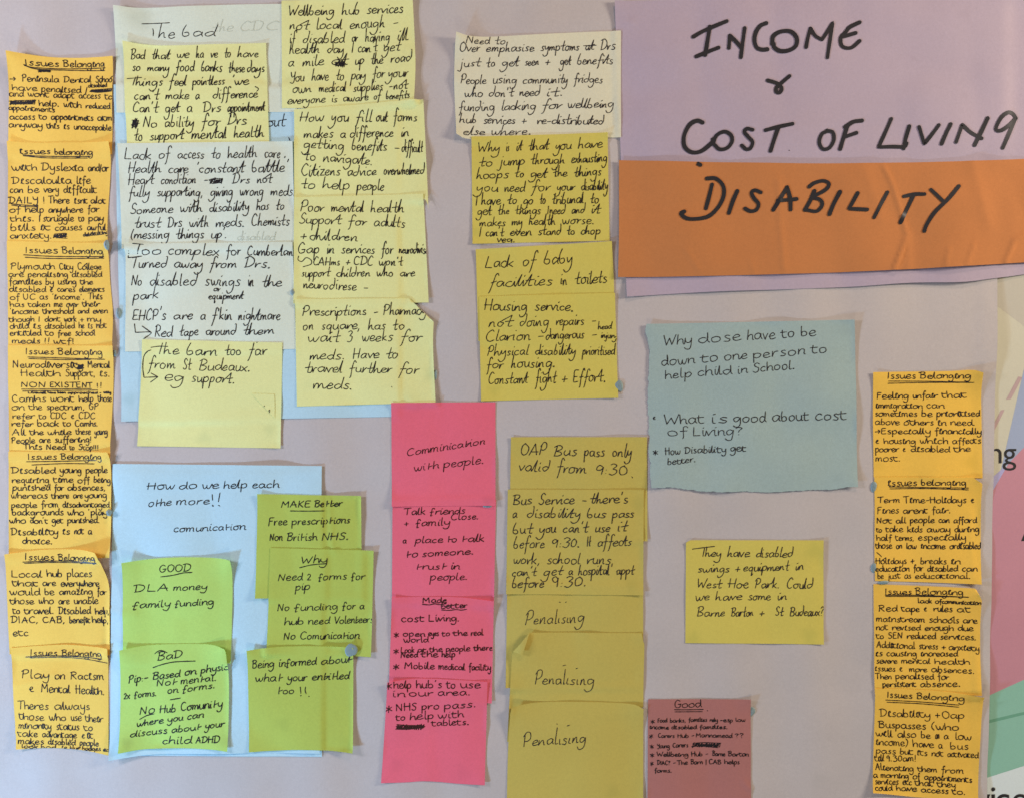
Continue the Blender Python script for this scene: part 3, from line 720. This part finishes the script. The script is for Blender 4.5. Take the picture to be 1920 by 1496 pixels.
sn('yellow note reading They have disabled swings + equipment in West Hoe Park, standing alone', 'yellow3', [(1286, 1012), (1544, 1012), (1544, 1207), (1285, 1205)], """
P 1298,1028.6 1315,1026.5 1340,1023.5
1043 1043 9.5 | 1315 Ihey 1364 have 1417 disabled 1486
1073 1068 9 | 1307 swings 1378 + 1393 equipment 1490 in 1506
1101 1102 10 | 1305 West 1365 Hoe 1415 Park. 1474 Could 1523
1125 1123 9 | 1304 we 1341 have 1402 some 1456 in 1475
1155 1153 9.5 | 1306 Barne 1370 Barton 1424 + 1453 St 1480 Budeaux? 1543""", pen='fine', width=2.1, cut=[(1297, 1009.5), (1287, 1016)], curls=[(1286, 1012, 30, .9), (1544, 1012, 50, .8), (1544, 1207, 50, .8)], stains=[(1527, 1032, 15, .4), (1517, 1190, 14, .45), (1300, 1196, 12, .4)], group=YG)
sn('dusty pink note headed Good, at the bottom edge of the photo', 'dusty', [(1215, 1310), (1407, 1310), (1408, 1508), (1214, 1508)], """
1325.6 1325 9.5 | 1264 Good 1315
P 1264,1329.4 1290,1329.8 1319,1329.6
P 1265,1333.4 1290,1333.6 1317,1333.6
P 1326,1331.4 1327.4,1332.4
1353.6 1352 5.6 | 1220 * 1233 Food 1256 banks, 1291 families 1331 rely 1350 -esp 1379 low 1397
1366 1366 5.6 | 1218 income 1259 disabled 1312 families. 1364
1382 1382 6 | 1217 * 1234 Carers 1270 Hub 1297 - 1305 Mannamead 1378 ?? 1394
1401 1400 6 | 1219 * 1232 Young 1261 Carers 1290
X 1298 1391 1350 1401
1417 1416 6 | 1219 * 1231 Wellbeing 1296 Hub 1323 - 1336 Barne 1365 Barton 1403
1433 1431 6.2 | 1219 * 1232 DIAC? 1262 - 1270 The 1295 Barn 1323 | 1329 CAB 1358 helps 1386
1447 1447 5.6 | 1227 forms. 1259""", hand='round', pen='ink', width=2.0, curls=[(1407, 1310, 40, 1.6)], ridges=[([(1395, 1465), (1408, 1480)], 4, .5)])
# --- lime notes
sn('lime note headed GOOD, DLA money family funding', 'green', [(232, 1053), (434, 1048), (434, 1242), (232, 1240)], """
1072 1069 9 | 299 GOOD 359
P 303,1080 325,1077 345,1072.5 362,1071.4
1109 1103 9 | 252 DLA 326 money 389
1139 1132 9 | 249 family 328 funding 401""", hand='neat', width=2.2, edges={'top': [(290, 1046), (350, 1043), (410, 1045)], 'right': [(437, 1075), (436, 1160)]}, curls=[(232, 1053, 75, 4.2), (434, 1048, 60, 4.0), (434, 1242, 60, 1.6)])
sn('lime note headed BaD, beginning Pip Based on physic', 'green', [(228, 1216), (424, 1213), (428, 1406), (226, 1408)], """
1236 1231 10 | 296 BaD 343
P 291.5,1224 297,1219.6 305,1218 315,1222
P 288,1250 305,1244 325,1239.4 345,1238 367.6,1237.4
1279 1254 9 | 242 Pip:- 287 Based 347 on 377 physic 428
1285 1275 8.5 | 294 Not 340 mental. 406
1309 1303 8.5 | 233 2x 252 forms. 294
1298 1289 8.5 | 315 on 343 forms. 403
P 321,1309.6 340,1306.4
1338 1324 10 | 262 No 300 Hub 340 Comunity 417
P 263,1347 276,1340 290,1336.6
1361 1343 8.5 | 257 where 315 you 352 can 382
1380.5 1361 8.5 | 245 discuss 322 about 385 your 421
1394 1390 9 | 304 child 368 ADHD 413""", hand='neat', width=2.3, edges={'top': [(280, 1208), (350, 1205.6), (400, 1206.5)], 'right': [(427, 1225), (430, 1290)], 'bottom': [(270, 1403), (340, 1401), (400, 1403)]}, curls=[(228, 1216, 60, 3.0), (424, 1213, 60, 4.0), (226, 1408, 60, 2.4), (428, 1406, 60, 1.6)], stains=[(242, 1390, 10, .5), (422, 1388, 12, .3)])
sn('lime note headed MAKE Better, Free prescriptions', 'green2', [(484, 925), (677, 929), (679, 1122), (480, 1120)], """
950 949 8.5 | 527 MAKE 590 Better 641
P 545,956.8 575,957 609,956.6
984 980 9 | 503 Free 547 prescriptions 655
1012.6 1011 9 | 506 Non 538 British 603 NHS. 653""", hand='neat', width=2.1, curls=[(484, 925, 50, 1.6), (480, 1120, 60, 2.2)], ridges=[([(615, 927), (624, 1026)], 5, .7)])
sn('lime note headed Why, Need 2 forms for pip', 'green2', [(508, 1026), (701, 1031), (696, 1230), (501, 1222)], """
1055 1053 9.5 | 564 Why 614
P 562.5,1063 585,1057.6 613,1055
1087.6 1085 9 | 521 Need 576 2 597 forms 658 for 684
1105 1104 9 | 554 pip 581
1144 1141 9 | 520 No 551 funding 641 for 674 a 684
1170 1167 9 | 533 hub 578 need 626 Volenteers 699
1198 1197 9 | 532 No 562 Comunication 673""", hand='neat', width=2.1, curls=[(701, 1031, 60, 1.2), (501, 1222, 60, 2.0), (696, 1230, 60, 1.6)])
sn('lime note reading Being informed about what your entitled too', 'green2', [(465, 1217), (663, 1213), (662, 1410), (468, 1408)], """
1251 1241 9.5 | 474 Being 523 informed 602 about 659
1276 1272 9.5 | 479 what 539 your 585 entitled 654
1299 1299 9.5 | 520 too 552
P 564,1286 565,1298
P 564,1301.5 566,1302 564.6,1303
P 573.6,1286 573,1293 575,1298.6
P 579.6,1303.4 580.6,1304""", hand='neat', width=2.2, edges={'top': [(510, 1211.4), (560, 1210), (630, 1211)], 'bottom': [(510, 1406), (570, 1404), (620, 1406)]}, curls=[(465, 1217, 60, 3.0), (663, 1213, 50, 1.6), (662, 1410, 60, 1.6), (468, 1408, 50, 1.2)], stains=[(532, 1356, 14, .35), (648, 1395, 14, .2)])
# --- left golden column
sn('orange note at the top of the left column, beginning Peninsula Dental School', 'orange', [(18, 100), (213, 107), (210, 290), (15, 288)], """
125 126.5 8.5 | 49 Issues 118 Belonging 196
P 47,123.5 60,128 100,129.4 150,129 198,128.5
P 48,125 70,131 130,132 197,133.5
X 73 131 95 137
154 155.5 9 | 20 > 42 Peninsula 119 Dental 179 School 214
170 176 9 | 22 have 78 penalised 160 / 165
165 165 5.5 | 165 disabled 201
X 169 168.5 211 174
181 188 9 | 17 and 53 wont 101 adapt 148 access 198 to 212
X 19 188 67 198
200 206 8.5 | 74 help. 120 with 161 reduced 208
207 212 7.5 | 16 appointments 104
225 227 8.5 | 18 access 75 to 97 appointmets 183 atm 210
239 246 8.5 | 16 anyway 89 this 120 is 139 unaccepable. 212""", hand='round', width=2.3, edges={'top': [(80, 107), (140, 109), (180, 108)]}, curls=[(18, 100, 100, 7), (213, 107, 50, 2.4), (212, 200, 60, 1.2)], group=OG)
sn('orange note beginning With Dyslexia and/or Discalculia life, second down the left column', 'orange', [(15, 266), (206, 267), (204, 470), (14, 464)], """
289.5 291 8.5 | 37 issues 103 belonging 174
P 43,291 70,293.5 120,294.4 170,294
P 44,293 90,297 164,297
320 322 9.5 | 21 with 78 Dyslexia 165 and/or 203
345 345 9.5 | 22 Discalculia 143 life 169
362 362 9.5 | 18 can 51 be 82 very 119 difficult 181
382 382 9.5 | 16 DAILY 80 ! 91 There 139 isnt 170 alot 198
P 20,382.5 45,385 71,386.6
P 21,385 45,388 70,388.4
399 399 9.5 | 17 of 46 help 91 anywhere 165 for 186
416 416 9.5 | 19 this. 73 I 81 struggle 148 to 167 pay 195
433 433 9.5 | 20 bills 76 it 104 causes 164 awful 200
448 448 9.5 | 19 anxiety. 98
X 101 438 126 448
444 440 5.5 | 157 debilitating 204""", hand='round', width=2.3, edges={'top': [(70, 269), (130, 268)], 'right': [(208, 300), (203, 400)]}, curls=[(206, 267, 60, 3.0), (15, 266, 60, 2.0), (204, 440, 60, 1.6)], group=OG)
sn('orange note beginning Plymouth City College, third down the left column', 'orange', [(14, 453), (203, 457), (213, 662), (15, 660)], """
475 478 8.5 | 47 Issues 117 Belonging 194
P 45,478.8 100,481.6 195,482
P 48,483.4 100,485.6 195,485
506 506 9 | 20 Plymouth 111 City 145 College 190
520 520 8 | 16 are 52 penalising 134 disabled 191
534 534 8 | 17 families 85 by 108 using 150 the 174
548 548 8 | 17 disabled 93 & 107 cares 148 elements 196
562 562 8 | 18 of 43 UC 74 as 97 'income'. 165 This 192
576 576 8 | 18 has 53 taken 101 me 124 over 154 their 187
590 588 8 | 18 'income 80 threshold 145 and 174 even 202
604 604 8 | 17 though 72 I 84 dont 120 work 150 + 163 my 190
617 616 8 | 18 child 62 is 84 disabled 147 he 165 is 181 not 201
630 630 8 | 18 entitled 85 to 108 free 140 school 179
644 645 7.5 | 22 meals 83 !! 101 wtf! 140""", hand='round', width=2.2, edges={'right': [(206, 520), (212, 590)]}, curls=[(203, 457, 50, 1.2), (213, 640, 70, 1.8)], group=OG)
sn('orange note beginning Neurodiversity Mental Health Support, fourth down the left column', 'orange', [(15, 648), (215, 649), (208, 858), (17, 856)], """
664.5 666 8.5 | 48 Issues 110 Belonging 194
P 53,670 120,672 198,674.5
P 55,673 120,675 170,674.6
690 690 9.5 | 24 Neurodiversity 165 Mental 207
X 145 684 157 693
706 706 9.5 | 40 Health 123 Support, 187 is. 206
726 727 7.5 | 39 NON 94 EXISTENT 180 !! 192
P 41,730 100,729.6 171,728.8
P 43,733.6 100,732.6 183,731.6
738 738 3.6 | 53 Livewell 90 have 108 been 126 approached 186 - 194 waiting 208
753 753 9.5 | 22 Camhs 95 wont 147 help 183 those 209
768 768 9 | 21 on 54 the 87 spectrum, 166 GP 184
785 785 8.5 | 22 refer 73 to 94 CDC 132 & 147 CDC 178
799 799 8.5 | 21 refer 70 back 118 to 140 Camhs. 183
815 814 8.5 | 22 All 56 the 90 while 142 these 178 young 203
830 829 8.5 | 21 People 74 are 103 suffering! 172
842 843 8 | 44 This 87 Need 131 to 147 Stop!!! 186""", hand='round', width=2.2, curls=[(215, 649, 60, 1.8), (208, 830, 80, 2.4)], group=OG)
sn('orange note beginning Disabled young people requiring time off, fifth down the left column', 'orange', [(16, 846), (205, 847), (208, 1044), (16, 1050)], """
861 860 8.5 | 52 Issues 115 Belonging 192
P 50,865 110,864 182,862.5
P 60,871 120,868.4 177,869
887 886 9 | 21 Disabled 113 young 161 people 202
904 904 8.5 | 22 requiring 101 time 146 off 176 being 208
918.6 919 8.5 | 23 punished 103 for 127 absences, 198
934 933 8.5 | 21 whereas 98 there 138 are 159 young 201
950.6 950 8.5 | 21 people 78 from 118 disadvantaged 206
965.5 965 8.5 | 22 backgrounds 127 who 165 'play' 206
980.6 980 8.5 | 18 who 56 don't 97 get 126 punished. 186
1002 1001 9 | 20 Disability 117 is 139 not 165 a 174
1019 1019 9 | 41 choice. 98""", hand='round', width=2.3, edges={'right': [(209, 865), (210, 940)]}, curls=[(205, 847, 50, 2.6), (208, 1040, 90, 3.0), (209, 940, 60, 1.5)], group=OG)
sn('orange note beginning Local hub places that are everywhere, sixth down the left column', 'orange', [(10, 1038), (184, 1033), (207, 1228), (18, 1226)], """
1049 1050 8.5 | 46 Issues 110 Belonging 183
P 43,1053 80,1051.4 130,1051 184,1053.4
P 46,1055.4 90,1053.6 140,1053.6 184,1054.8
1081.5 1080 10 | 21 Local 88 hub 126 places 173
1098 1098 9.5 | 23 that 80 are 114 everywhere 187
1115 1114 9.5 | 19 would 84 be 111 amazing 183 for 200
1132 1131 9.5 | 19 those 73 who 110 are 139 unable 185
1150 1150 9.5 | 24 to 46 travel. 110 Disabled 179 help, 206
1167 1167 9 | 21 DIAC, 80 CAB, 130 benefit 173 help, 204
1191 1191 9.5 | 24 etc 53""", hand='round', width=2.3, edges={'top': [(80, 1030), (150, 1029)], 'right': [(188, 1040), (194, 1060), (204, 1090), (207, 1120)]}, curls=[(188, 1036, 80, 5.5), (10, 1038, 50, 1.6)], group=OG)
sn('orange note beginning Play on Racism & Mental Health, bottom of the left column', 'orange', [(21, 1214), (204, 1214), (204, 1415), (32, 1403)], """
1228 1230 9 | 56 Issues 116 Belonging 191
P 48,1231 90,1228.6 150,1230.6 192,1234.6
P 57,1232.6 110,1231.4 160,1235 204,1242
1270 1274 11 | 39 Play 103 on 132 Racism 195
1295 1301 11 | 55 & 78 Mental 142 Health. 196
1328 1330 11 | 34 Theres 102 always 168
1347.5 1353 10 | 36 those 93 who 133 use 160 their 193
1364 1369 10 | 36 minority 106 status 157 to 173
1379 1384 9.5 | 35 take 80 advantage 152 & 162 it 174
1392 1398 8.5 | 35 makes 91 disabled 149 people 185
1400 1408 5.6 | 42 look 78 bad, 116 ie 131 blue 154 badges 194 etc 203""", hand='round', width=2.2, edges={'top': [(70, 1210), (120, 1208), (170, 1211)], 'bottom': [(90, 1401), (150, 1405)], 'left': [(25, 1300), (31, 1380)]}, curls=[(32, 1403, 70, 2.2), (204, 1214, 50, 2.0), (204, 1415, 50, 1.0), (20, 1360, 30, .5)], ridges=[([(28, 1285), (60, 1278), (100, 1262)], 4, .5), ([(28, 1372), (45, 1360), (60, 1350)], 4, .9), ([(190, 1220), (203, 1228)], 3, .6)], group=OG)
# --- right golden column
sn('orange note beginning Feeling unfair that immigration, top of the right column', 'gold', [(1636, 698), (1839, 699), (1842, 896), (1638, 894)], """
710 710 8.5 | 1662 Issues 1724 Belonging 1818
P 1665,715 1740,715.4 1817,717
P 1664,719 1740,717.6 1825,717.4
747.5 746 9 | 1643 Feeling 1712 unfair 1766 that 1813
765 765 8.5 | 1642 immigration 1738 can 1771
780.6 780 8.5 | 1641 sometimes 1728 be 1756 prioritised 1837
796 797 8.5 | 1641 above 1695 others 1758 in 1782 need. 1828
812.8 813 8.5 | 1641 > 1652 Especially 1753 financially 1840
831 831 8.5 | 1641 & 1657 housing 1725 which 1785 affects 1839
846.6 846 8.5 | 1641 poorer 1693 & 1708 disabled 1788 the 1820
864 864 8.5 | 1641 most. 1689""", hand='round', width=2.2, edges={'top': [(1700, 697), (1780, 696), (1820, 694)]}, curls=[(1839, 699, 60, 4.2), (1636, 698, 50, 1.0), (1750, 894, 60, .8)], stains=[(1821, 866, 13, .45), (1646, 872, 10, .3)], group=OG)
sn('orange note beginning Term Time Holidays & Fines, second down the right column', 'gold', [(1639, 894), (1840, 894), (1838, 1094), (1640, 1088)], """
910 909 8.5 | 1664 issues 1727 belonging 1810
P 1667,912 1740,913 1815,914
P 1668,915.6 1740,915 1815,917.4
942 942 9 | 1645 Term 1695 Time-Holidays 1820 & 1830
961.6 961 9 | 1644 Fines 1693 arent 1747 fair. 1782
980 979 8.5 | 1643 Not 1680 all 1707 people 1760 can 1788 afford 1832
997 997 8.5 | 1643 to 1661 take 1702 kids 1738 away 1790 during 1836
1013 1012 8.5 | 1643 half 1680 terms, 1722 especially 1811
1028 1028 8.5 | 1642 those 1681 on 1700 low 1727 income 1780 or 1794 disabled 1839
P 1644,1035 1649,1039 1653,1043
1056 1056 8.5 | 1641 Holidays 1708 + 1726 breaks 1782 in 1800
1070 1070 8.5 | 1641 education 1713 for 1739 disabled 1803 can 1831
1084 1083 8.5 | 1645 be 1664 just 1696 as 1716 educational. 1818""", hand='round', width=2.2, cut=[(1820, 893), (1838, 905)], curls=[(1836, 900, 50, 2.6), (1838, 1094, 80, 2.2)], ridges=[([(1820, 960), (1824, 1080)], 6, .4)], stains=[(1645, 1080, 10, .25)], group=OG)
sn('orange note beginning lack of communication Red tape, third down the right column', 'gold', [(1637, 1094), (1838, 1102), (1838, 1302), (1640, 1300)], """
1113 1114 8.5 | 1658 Issues 1717 Belonging 1804
P 1659,1114.4 1730,1115.4 1814,1118
P 1660,1116.8 1730,1117.4 1800,1117.6
1129 1132 6.5 | 1721 lack 1753 of 1766 communication 1837
1145 1146 8.5 | 1647 Red 1690 tape 1732 & 1750 rules 1793 at 1818
1164 1168 8.5 | 1642 mainstream 1742 schools 1805 are 1832
1180 1182 8.5 | 1642 not 1672 revised 1734 enough 1796 due 1825
1195.5 1199 8.5 | 1642 to 1664 SEN 1700 reduced 1763 services. 1830
1213 1220 8.5 | 1643 Additional 1724 stress 1767 + 1779 anxiety 1836
1229 1230 8 | 1641 is 1662 causing 1727 increased 1796
1243 1245 8 | 1643 severe 1690 mental 1752 health 1818
1257 1261 8 | 1641 issues 1686 & 1705 more 1746 absences. 1826
1272 1273 8 | 1642 Then 1679 penalised 1758 for 1778
1287 1286 8 | 1655 persistent 1725 absence. 1800""", hand='round', width=2.2, cut=[(1826, 1101), (1840, 1128)], curls=[(1834, 1112, 60, 3.4), (1838, 1300, 60, 1.8)], ridges=[([(1828, 1180), (1829, 1290)], 5, .4)], stains=[(1645, 1102, 8, .25)], group=OG)
sn('orange note beginning Disability + Oap Buspasses, bottom of the right column', 'gold', [(1640, 1290), (1841, 1304), (1832, 1503), (1635, 1484)], """
1306.6 1313 8.5 | 1662 Issues 1718 Belonging 1807
P 1660,1311 1730,1315 1797,1320.4
P 1662,1315 1730,1318.4 1797,1324.4
1342 1346 10 | 1649 Disability 1753 + 1765 Oap 1807
1363 1368 10 | 1647 Buspasses 1745 (who 1797
1379 1386 9.5 | 1642 will 1682 also 1726 be 1753 on 1769 a 1790 low 1820
1395 1404 9.5 | 1642 income) 1711 have 1759 a 1781 bus 1815
1411 1420 8.5 | 1642 pass 1687 but 1719 its 1746 not 1776 activated 1834
1426 1427 8.5 | 1640 till 1661 9.30am! 1718
1442 1450 8.5 | 1641 Alienating 1721 them 1765 from 1807
1456 1466 8.5 | 1637 a 1651 morning 1712 of 1733 appointments 1822
1468 1475 8.5 | 1640 services 1693 etc 1716 that 1757 they 1791
1480 1488 8 | 1640 could 1681 have 1727 access 1785 to. 1809""", hand='round', width=2.2, edges={'top': [(1700, 1291), (1770, 1295)], 'left': [(1640, 1320), (1637, 1420)], 'bottom': [(1700, 1492), (1770, 1497)]}, curls=[(1635, 1484, 60, 2.4), (1841, 1304, 60, 2.4), (1832, 1503, 50, 1)], stains=[(1822, 1480, 12, .25)], group=OG)
def z2(s, ox=1140, oy=0, f=2.4615):
    return [[(ox + float(p.split(',')[0]) / f, oy + float(p.split(',')[1]) / f) for p in st.split()] for st in s.strip().split(';')]
MARK = {'MARKER1': ('''392,174 430,152 475,132 545,104;468,128 458,190 447,258;406,265 455,245 508,225;
560,170 556,226;562,172 590,198 614,226;628,136 620,200 612,268;
728,112 700,125 680,155 674,190 685,222 710,232 735,230;757,205 762,170 795,150 840,150 868,178 865,215 835,235 795,238 768,222 764,205;
932,136 920,180 912,222;932,136 955,170 985,188 985,188 1010,150 1036,108 1036,108 1022,190 1010,270;
1160,106 1115,128 1098,148;1142,155 1085,172;1096,150 1072,180 1080,218 1120,224 1160,192;
736,374 765,382 788,392 801,412 790,430 775,425 778,405 800,385 836,354;
436,568 410,560 375,580 350,630 352,680 385,706 430,700 480,660 484,645;486,660 500,628 535,610 565,625 571,655 550,685 515,692 490,670;
665,603 640,597 628,612 645,635 665,660 655,688 635,692 616,675;725,605 790,588 848,576;784,590 765,645 748,700;
1015,608 985,622 973,660 990,690 1020,685 1040,650 1035,615 1008,606;1102,586 1085,640 1070,690;1092,590 1130,566 1170,560;1088,636 1145,616;
1305,552 1280,610 1246,682 1246,682 1310,680 1365,680 1376,664;1388,586 1372,640 1362,688;1432,590 1444,630 1456,668 1456,668 1490,625 1522,582;
1576,578 1555,620 1535,668;1602,660 1630,580 1630,580 1670,615 1722,642;1748,550 1720,610 1690,672;
1882,548 1868,528 1845,522 1812,545 1788,590 1792,606 1815,604 1850,580 1880,548;1880,548 1862,590 1820,685'''),
 'MARKER2': ('''408,758 424,766;478,856 465,910 450,965;454,828 495,828 528,860 532,905 510,955 465,1000 410,1014 360,1012 335,990 350,980;
594,886 575,930 556,986;702,892 675,882 660,895 672,920 692,945 682,972 655,978 630,966;
824,868 795,915 760,972;824,868 838,920 840,970;780,930 868,922;
950,885 930,930 906,972;925,866 950,848 990,838 1016,852 1000,880 935,915 935,915 975,925 985,950 960,978 912,972;
1066,890 1040,940 1018,992;1146,896 1125,935 1106,968 1106,968 1190,972;1284,892 1255,945 1222,1008;
1362,910 1410,900 1455,900;1408,900 1380,960 1345,1030;1485,880 1510,905 1540,936;1612,864 1560,925 1500,985 1465,1040 1454,1070''')}

def build(d, idx):
    if d['name'] == 'folded_corner': return
    rnd = random.Random(1000 + idx)
    ed = dict(d['edges'] or {})
    sh = Sheet(d['corners'], ed, d['curls'], d['ridges'], idx * 7 + 1, d['wave'], d['step'], d['torn'], d['soft']) if not d['cut'] else \
        CutSheet(d['cut'], d['corners'], ed, d['curls'], d['ridges'], idx * 7 + 1, d['wave'], d['step'], d['torn'], d['soft'])
    o = sheet_mesh(d['name'], sh, M[d['mat']], d['stains'])
    props(o, d['label'], d['cat'], d['group'])
    txt = d['lines'].strip()
    if txt in MARK:
        for st in z2(MARK[txt]):
            V, F = ribbon([catmull(st, 2.0)], sh, d['width'] * rnd.uniform(0.92, 1.08), rnd, caps=True)
            if F: link('marker_stroke', V, F, M['marker'], o)
        if txt == 'MARKER1':
            V, F = ribbon([[(1478.6, 283), (1479.4, 283.6)]], sh, 1.8, rnd); link('pen_dot', V, F, M['marker'], o)
        return sh, o
    for ln in [l for l in txt.split('\n') if l.strip()]:
        ln = ln.strip(); mat = M[d['pen']]; wd = d['width']
        if ln[0] == 'P':
            pts = [tuple(float(v) for v in p.split(',')) for p in ln[2:].split()]
            st = [catmull(pts, 1.5)]; nm = 'pen_stroke' if abs(pts[0][0] - pts[-1][0]) < 20 else 'underline'
        elif ln[0] == 'X':
            a = [float(v) for v in ln[2:].split()]; st = scribble(*a, rnd); nm = 'crossed_out_word'; wd *= 0.95
        else:
            hand = d['hand']; nm = 'text_line'
            if ln[0] == 'G': mat = M['ghost']; wd = 1.5; ln = ln[2:]; nm = 'show_through_writing'
            if ln[0] == 'W': ln = ln[2:]
            a, b = ln.split('|', 1); a = a.split(); y0, y1, xh = float(a[0]), float(a[1]), float(a[2])
            tk = b.split(); xs = [float(v) for v in tk[0::2]]; ws = tk[1::2]; st = []
            xa, xb = xs[0], xs[-1]; amp = 1.0
            if len(ws) == 2 and ws[0] == 'Issues' or ws[0] == 'issues': nm = 'heading'
            for k, w in enumerate(ws):
                e = xs[k + 1] - (xh * (1.3 if hand == 'loopy' else 0.95) if k < len(ws) - 1 and xs[k + 1] - xs[k] > 14 else 1.0 if k < len(ws) - 1 else 0)
                if k < len(ws) - 1: e = min(xs[k + 1] - 0.45 * xh, max(e, xs[k] + len(w) * xh * 0.66)) if len(w) > 2 else e
                ya = y0 + (y1 - y0) * (xs[k] - xa) / (xb - xa) + rnd.uniform(-.6, .6) * amp
                yb = y0 + (y1 - y0) * (e - xa) / (xb - xa) + rnd.uniform(-.6, .6) * amp
                hh = hand
                if len(a) > 3 and a[3] == 'pen':
                    sv = HAND['loopy']['asc']; HAND['loopy']['asc'] = 1.75; HAND['loopy']['join'] = 0
                    st += word_strokes(w, xs[k], e, ya, yb, xh, 'loopy', rnd, dots=False)
                    HAND['loopy']['asc'] = sv; HAND['loopy']['join'] = 0.62
                else: st += word_strokes(w, xs[k], e, ya, yb, xh * rnd.uniform(.94, 1.05), hh, rnd)
        V, F = ribbon(st, sh, wd * {'loopy': 0.74, 'round': 0.74, 'neat': 0.80, 'plain': 0.78}[d['hand']] * rnd.uniform(0.93, 1.05), rnd)
        if F: link(nm, V, F, mat, o)
    return sh, o

class CutSheet(Sheet):             # a sheet whose corner beyond the line a-b is bent out of sight
    def __init__(s, cut, *a):
        s.cutl = cut; Sheet.__init__(s, *a)
        (ax, ay), (bx, by) = cut; n = np.array([by - ay, ax - bx]); n = n / np.hypot(*n)
        cen = s.P.mean((0, 1)); sg = np.sign(np.dot(cen - np.array(cut[0]), n)); n = n * sg
        P = s.P; dd = (P[..., 0] - ax) * n[0] + (P[..., 1] - ay) * n[1]
        m = dd < 0; P[m] = P[m] - dd[m][:, None] * n[None]
        s.P = P; p = s.poly; dd = (p[:, 0] - ax) * n[0] + (p[:, 1] - ay) * n[1]; m = dd < 0
        p[m] = p[m] - dd[m][:, None] * n[None]

for i, d in enumerate(NOTES):
    r = build(d, i)
    if d['cut'] and 'folded down' in d['label']:
        sh, o = r                                        # the turned-over corner, lying on its own note
        n = 7; V = []; F = []
        A, B, Cc = np.array([992.5, 1184]), np.array([962, 1220]), np.array([979.5, 1225])
        for a in range(n + 1):
            for b in range(n + 1 - a):
                u, v = a / n, b / n; p = A + (B - A) * u + (Cc - A) * v
                h = float(sh.at(p[0], p[1])) + 0.25 + 2.6 * (1 - u) * v * (0.4 + u) + 1.2 * v * (1 - v) + 0.5 * v
                V.append(np.array(W(p[0], p[1], h)) - sh.org)
        idx = {}; c = 0
        for a in range(n + 1):
            for b in range(n + 1 - a): idx[a, b] = c; c += 1
        for a in range(n):
            for b in range(n - a):
                F.append((idx[a, b], idx[a + 1, b], idx[a, b + 1]))
                if b < n - a - 1: F.append((idx[a + 1, b], idx[a + 1, b + 1], idx[a, b + 1]))
        link('folded_corner', V, F, M['yellow2'], o)

# ------------------------------------------------------------------ lumps of putty round the edges of the notes
def Hat(x, y):
    i = int((x - X0) / CELL); j = int((y - Y0) / CELL); return float(H[j, i])
PG = 'lumps of blue-grey putty holding up the papers'
def putty(x, y, rx, ry, h, base, label, seed):
    rs = random.Random(seed); V = []; F = []; n = 16; rings = [0.0, 0.35, 0.62, 0.84, 0.97, 1.0]
    ph = [rs.uniform(0, 6.28) for _ in range(3)]; org = np.array(W(x, y, base))
    for ri, rr in enumerate(rings):
        hh = h * math.sqrt(max(0, 1 - rr ** 3)) if rr < 1 else -0.1
        for k in range(n):
            a = 2 * math.pi * k / n; w = 1 + 0.10 * math.sin(2 * a + ph[0]) + 0.06 * math.sin(3 * a + ph[1]) + 0.03 * math.sin(5 * a + ph[2])
            e = 1 + 0.08 * math.sin(3 * rr * 5 + ph[1] + a)
            V.append(np.array(W(x + rx * rr * w * math.cos(a), y + ry * rr * w * math.sin(a), base + hh * e)) - org)
    for ri in range(len(rings) - 1):
        for k in range(n):
            k2 = (k + 1) % n; a, b, c_, d_ = ri * n + k, ri * n + k2, (ri + 1) * n + k2, (ri + 1) * n + k
            F.append((a, b, c_, d_) if ri else (k, (ri + 1) * n + k2, (ri + 1) * n + k)) if ri or True else None
    o = link('putty_lump', V, F, M['putty'], loc=tuple(org)); props(o, label, 'putty', PG)
for k, (x, y, rx, ry, h, lb) in enumerate([
    (203, 461, 5, 9, 2.6, 'putty lump at the right edge of the left column where the Plymouth note begins'),
    (222, 588, 4, 11, 1.2, 'thin putty lump on the left edge of the upper blue card'),
    (216, 663, 3.5, 6, 1.2, 'small putty lump beside the Neurodiversity note'),
    (206, 960, 4.5, 7, 2.8, 'putty lump at the right edge of the Disabled young people note'),
    (549, 549, 4, 6, 1.0, 'putty lump between the Too complex note and the Poor mental health note'),
    (816, 703, 4, 9, .8, 'putty lump peeping from the right edge of the Prescriptions note'),
    (1160, 724, 9.5, 10, 1.0, 'round teal putty lump at the right edge of the Housing service note'),
    (659, 1217, 11, 13, .35, 'flat grey putty disc behind the top right corner of the Being informed note'),
    (914, 948, 8, 3.5, .5, 'putty smear under the bottom edge of the Communication note'),
    (1408, 1334, 8, 10, .9, 'putty lump at the right edge of the dusty pink Good note'),
    (1638, 912, 6, 10, .9, 'upper putty lump on the left edge of the Term Time Holidays note'),
    (1638, 1064, 5, 10, .9, 'lower putty lump on the left edge of the Term Time Holidays note'),
    (1656, 1091, 10, 3.6, 1.1, 'flattened putty lump between the second and third notes of the right column')]):
    putty(x, y, rx, ry, h, Hat(x, y) if k not in (1, 5, 6, 9, 10, 11) else Hat(x + (14 if k == 6 or k == 5 or k == 9 else -12), y), lb, k)
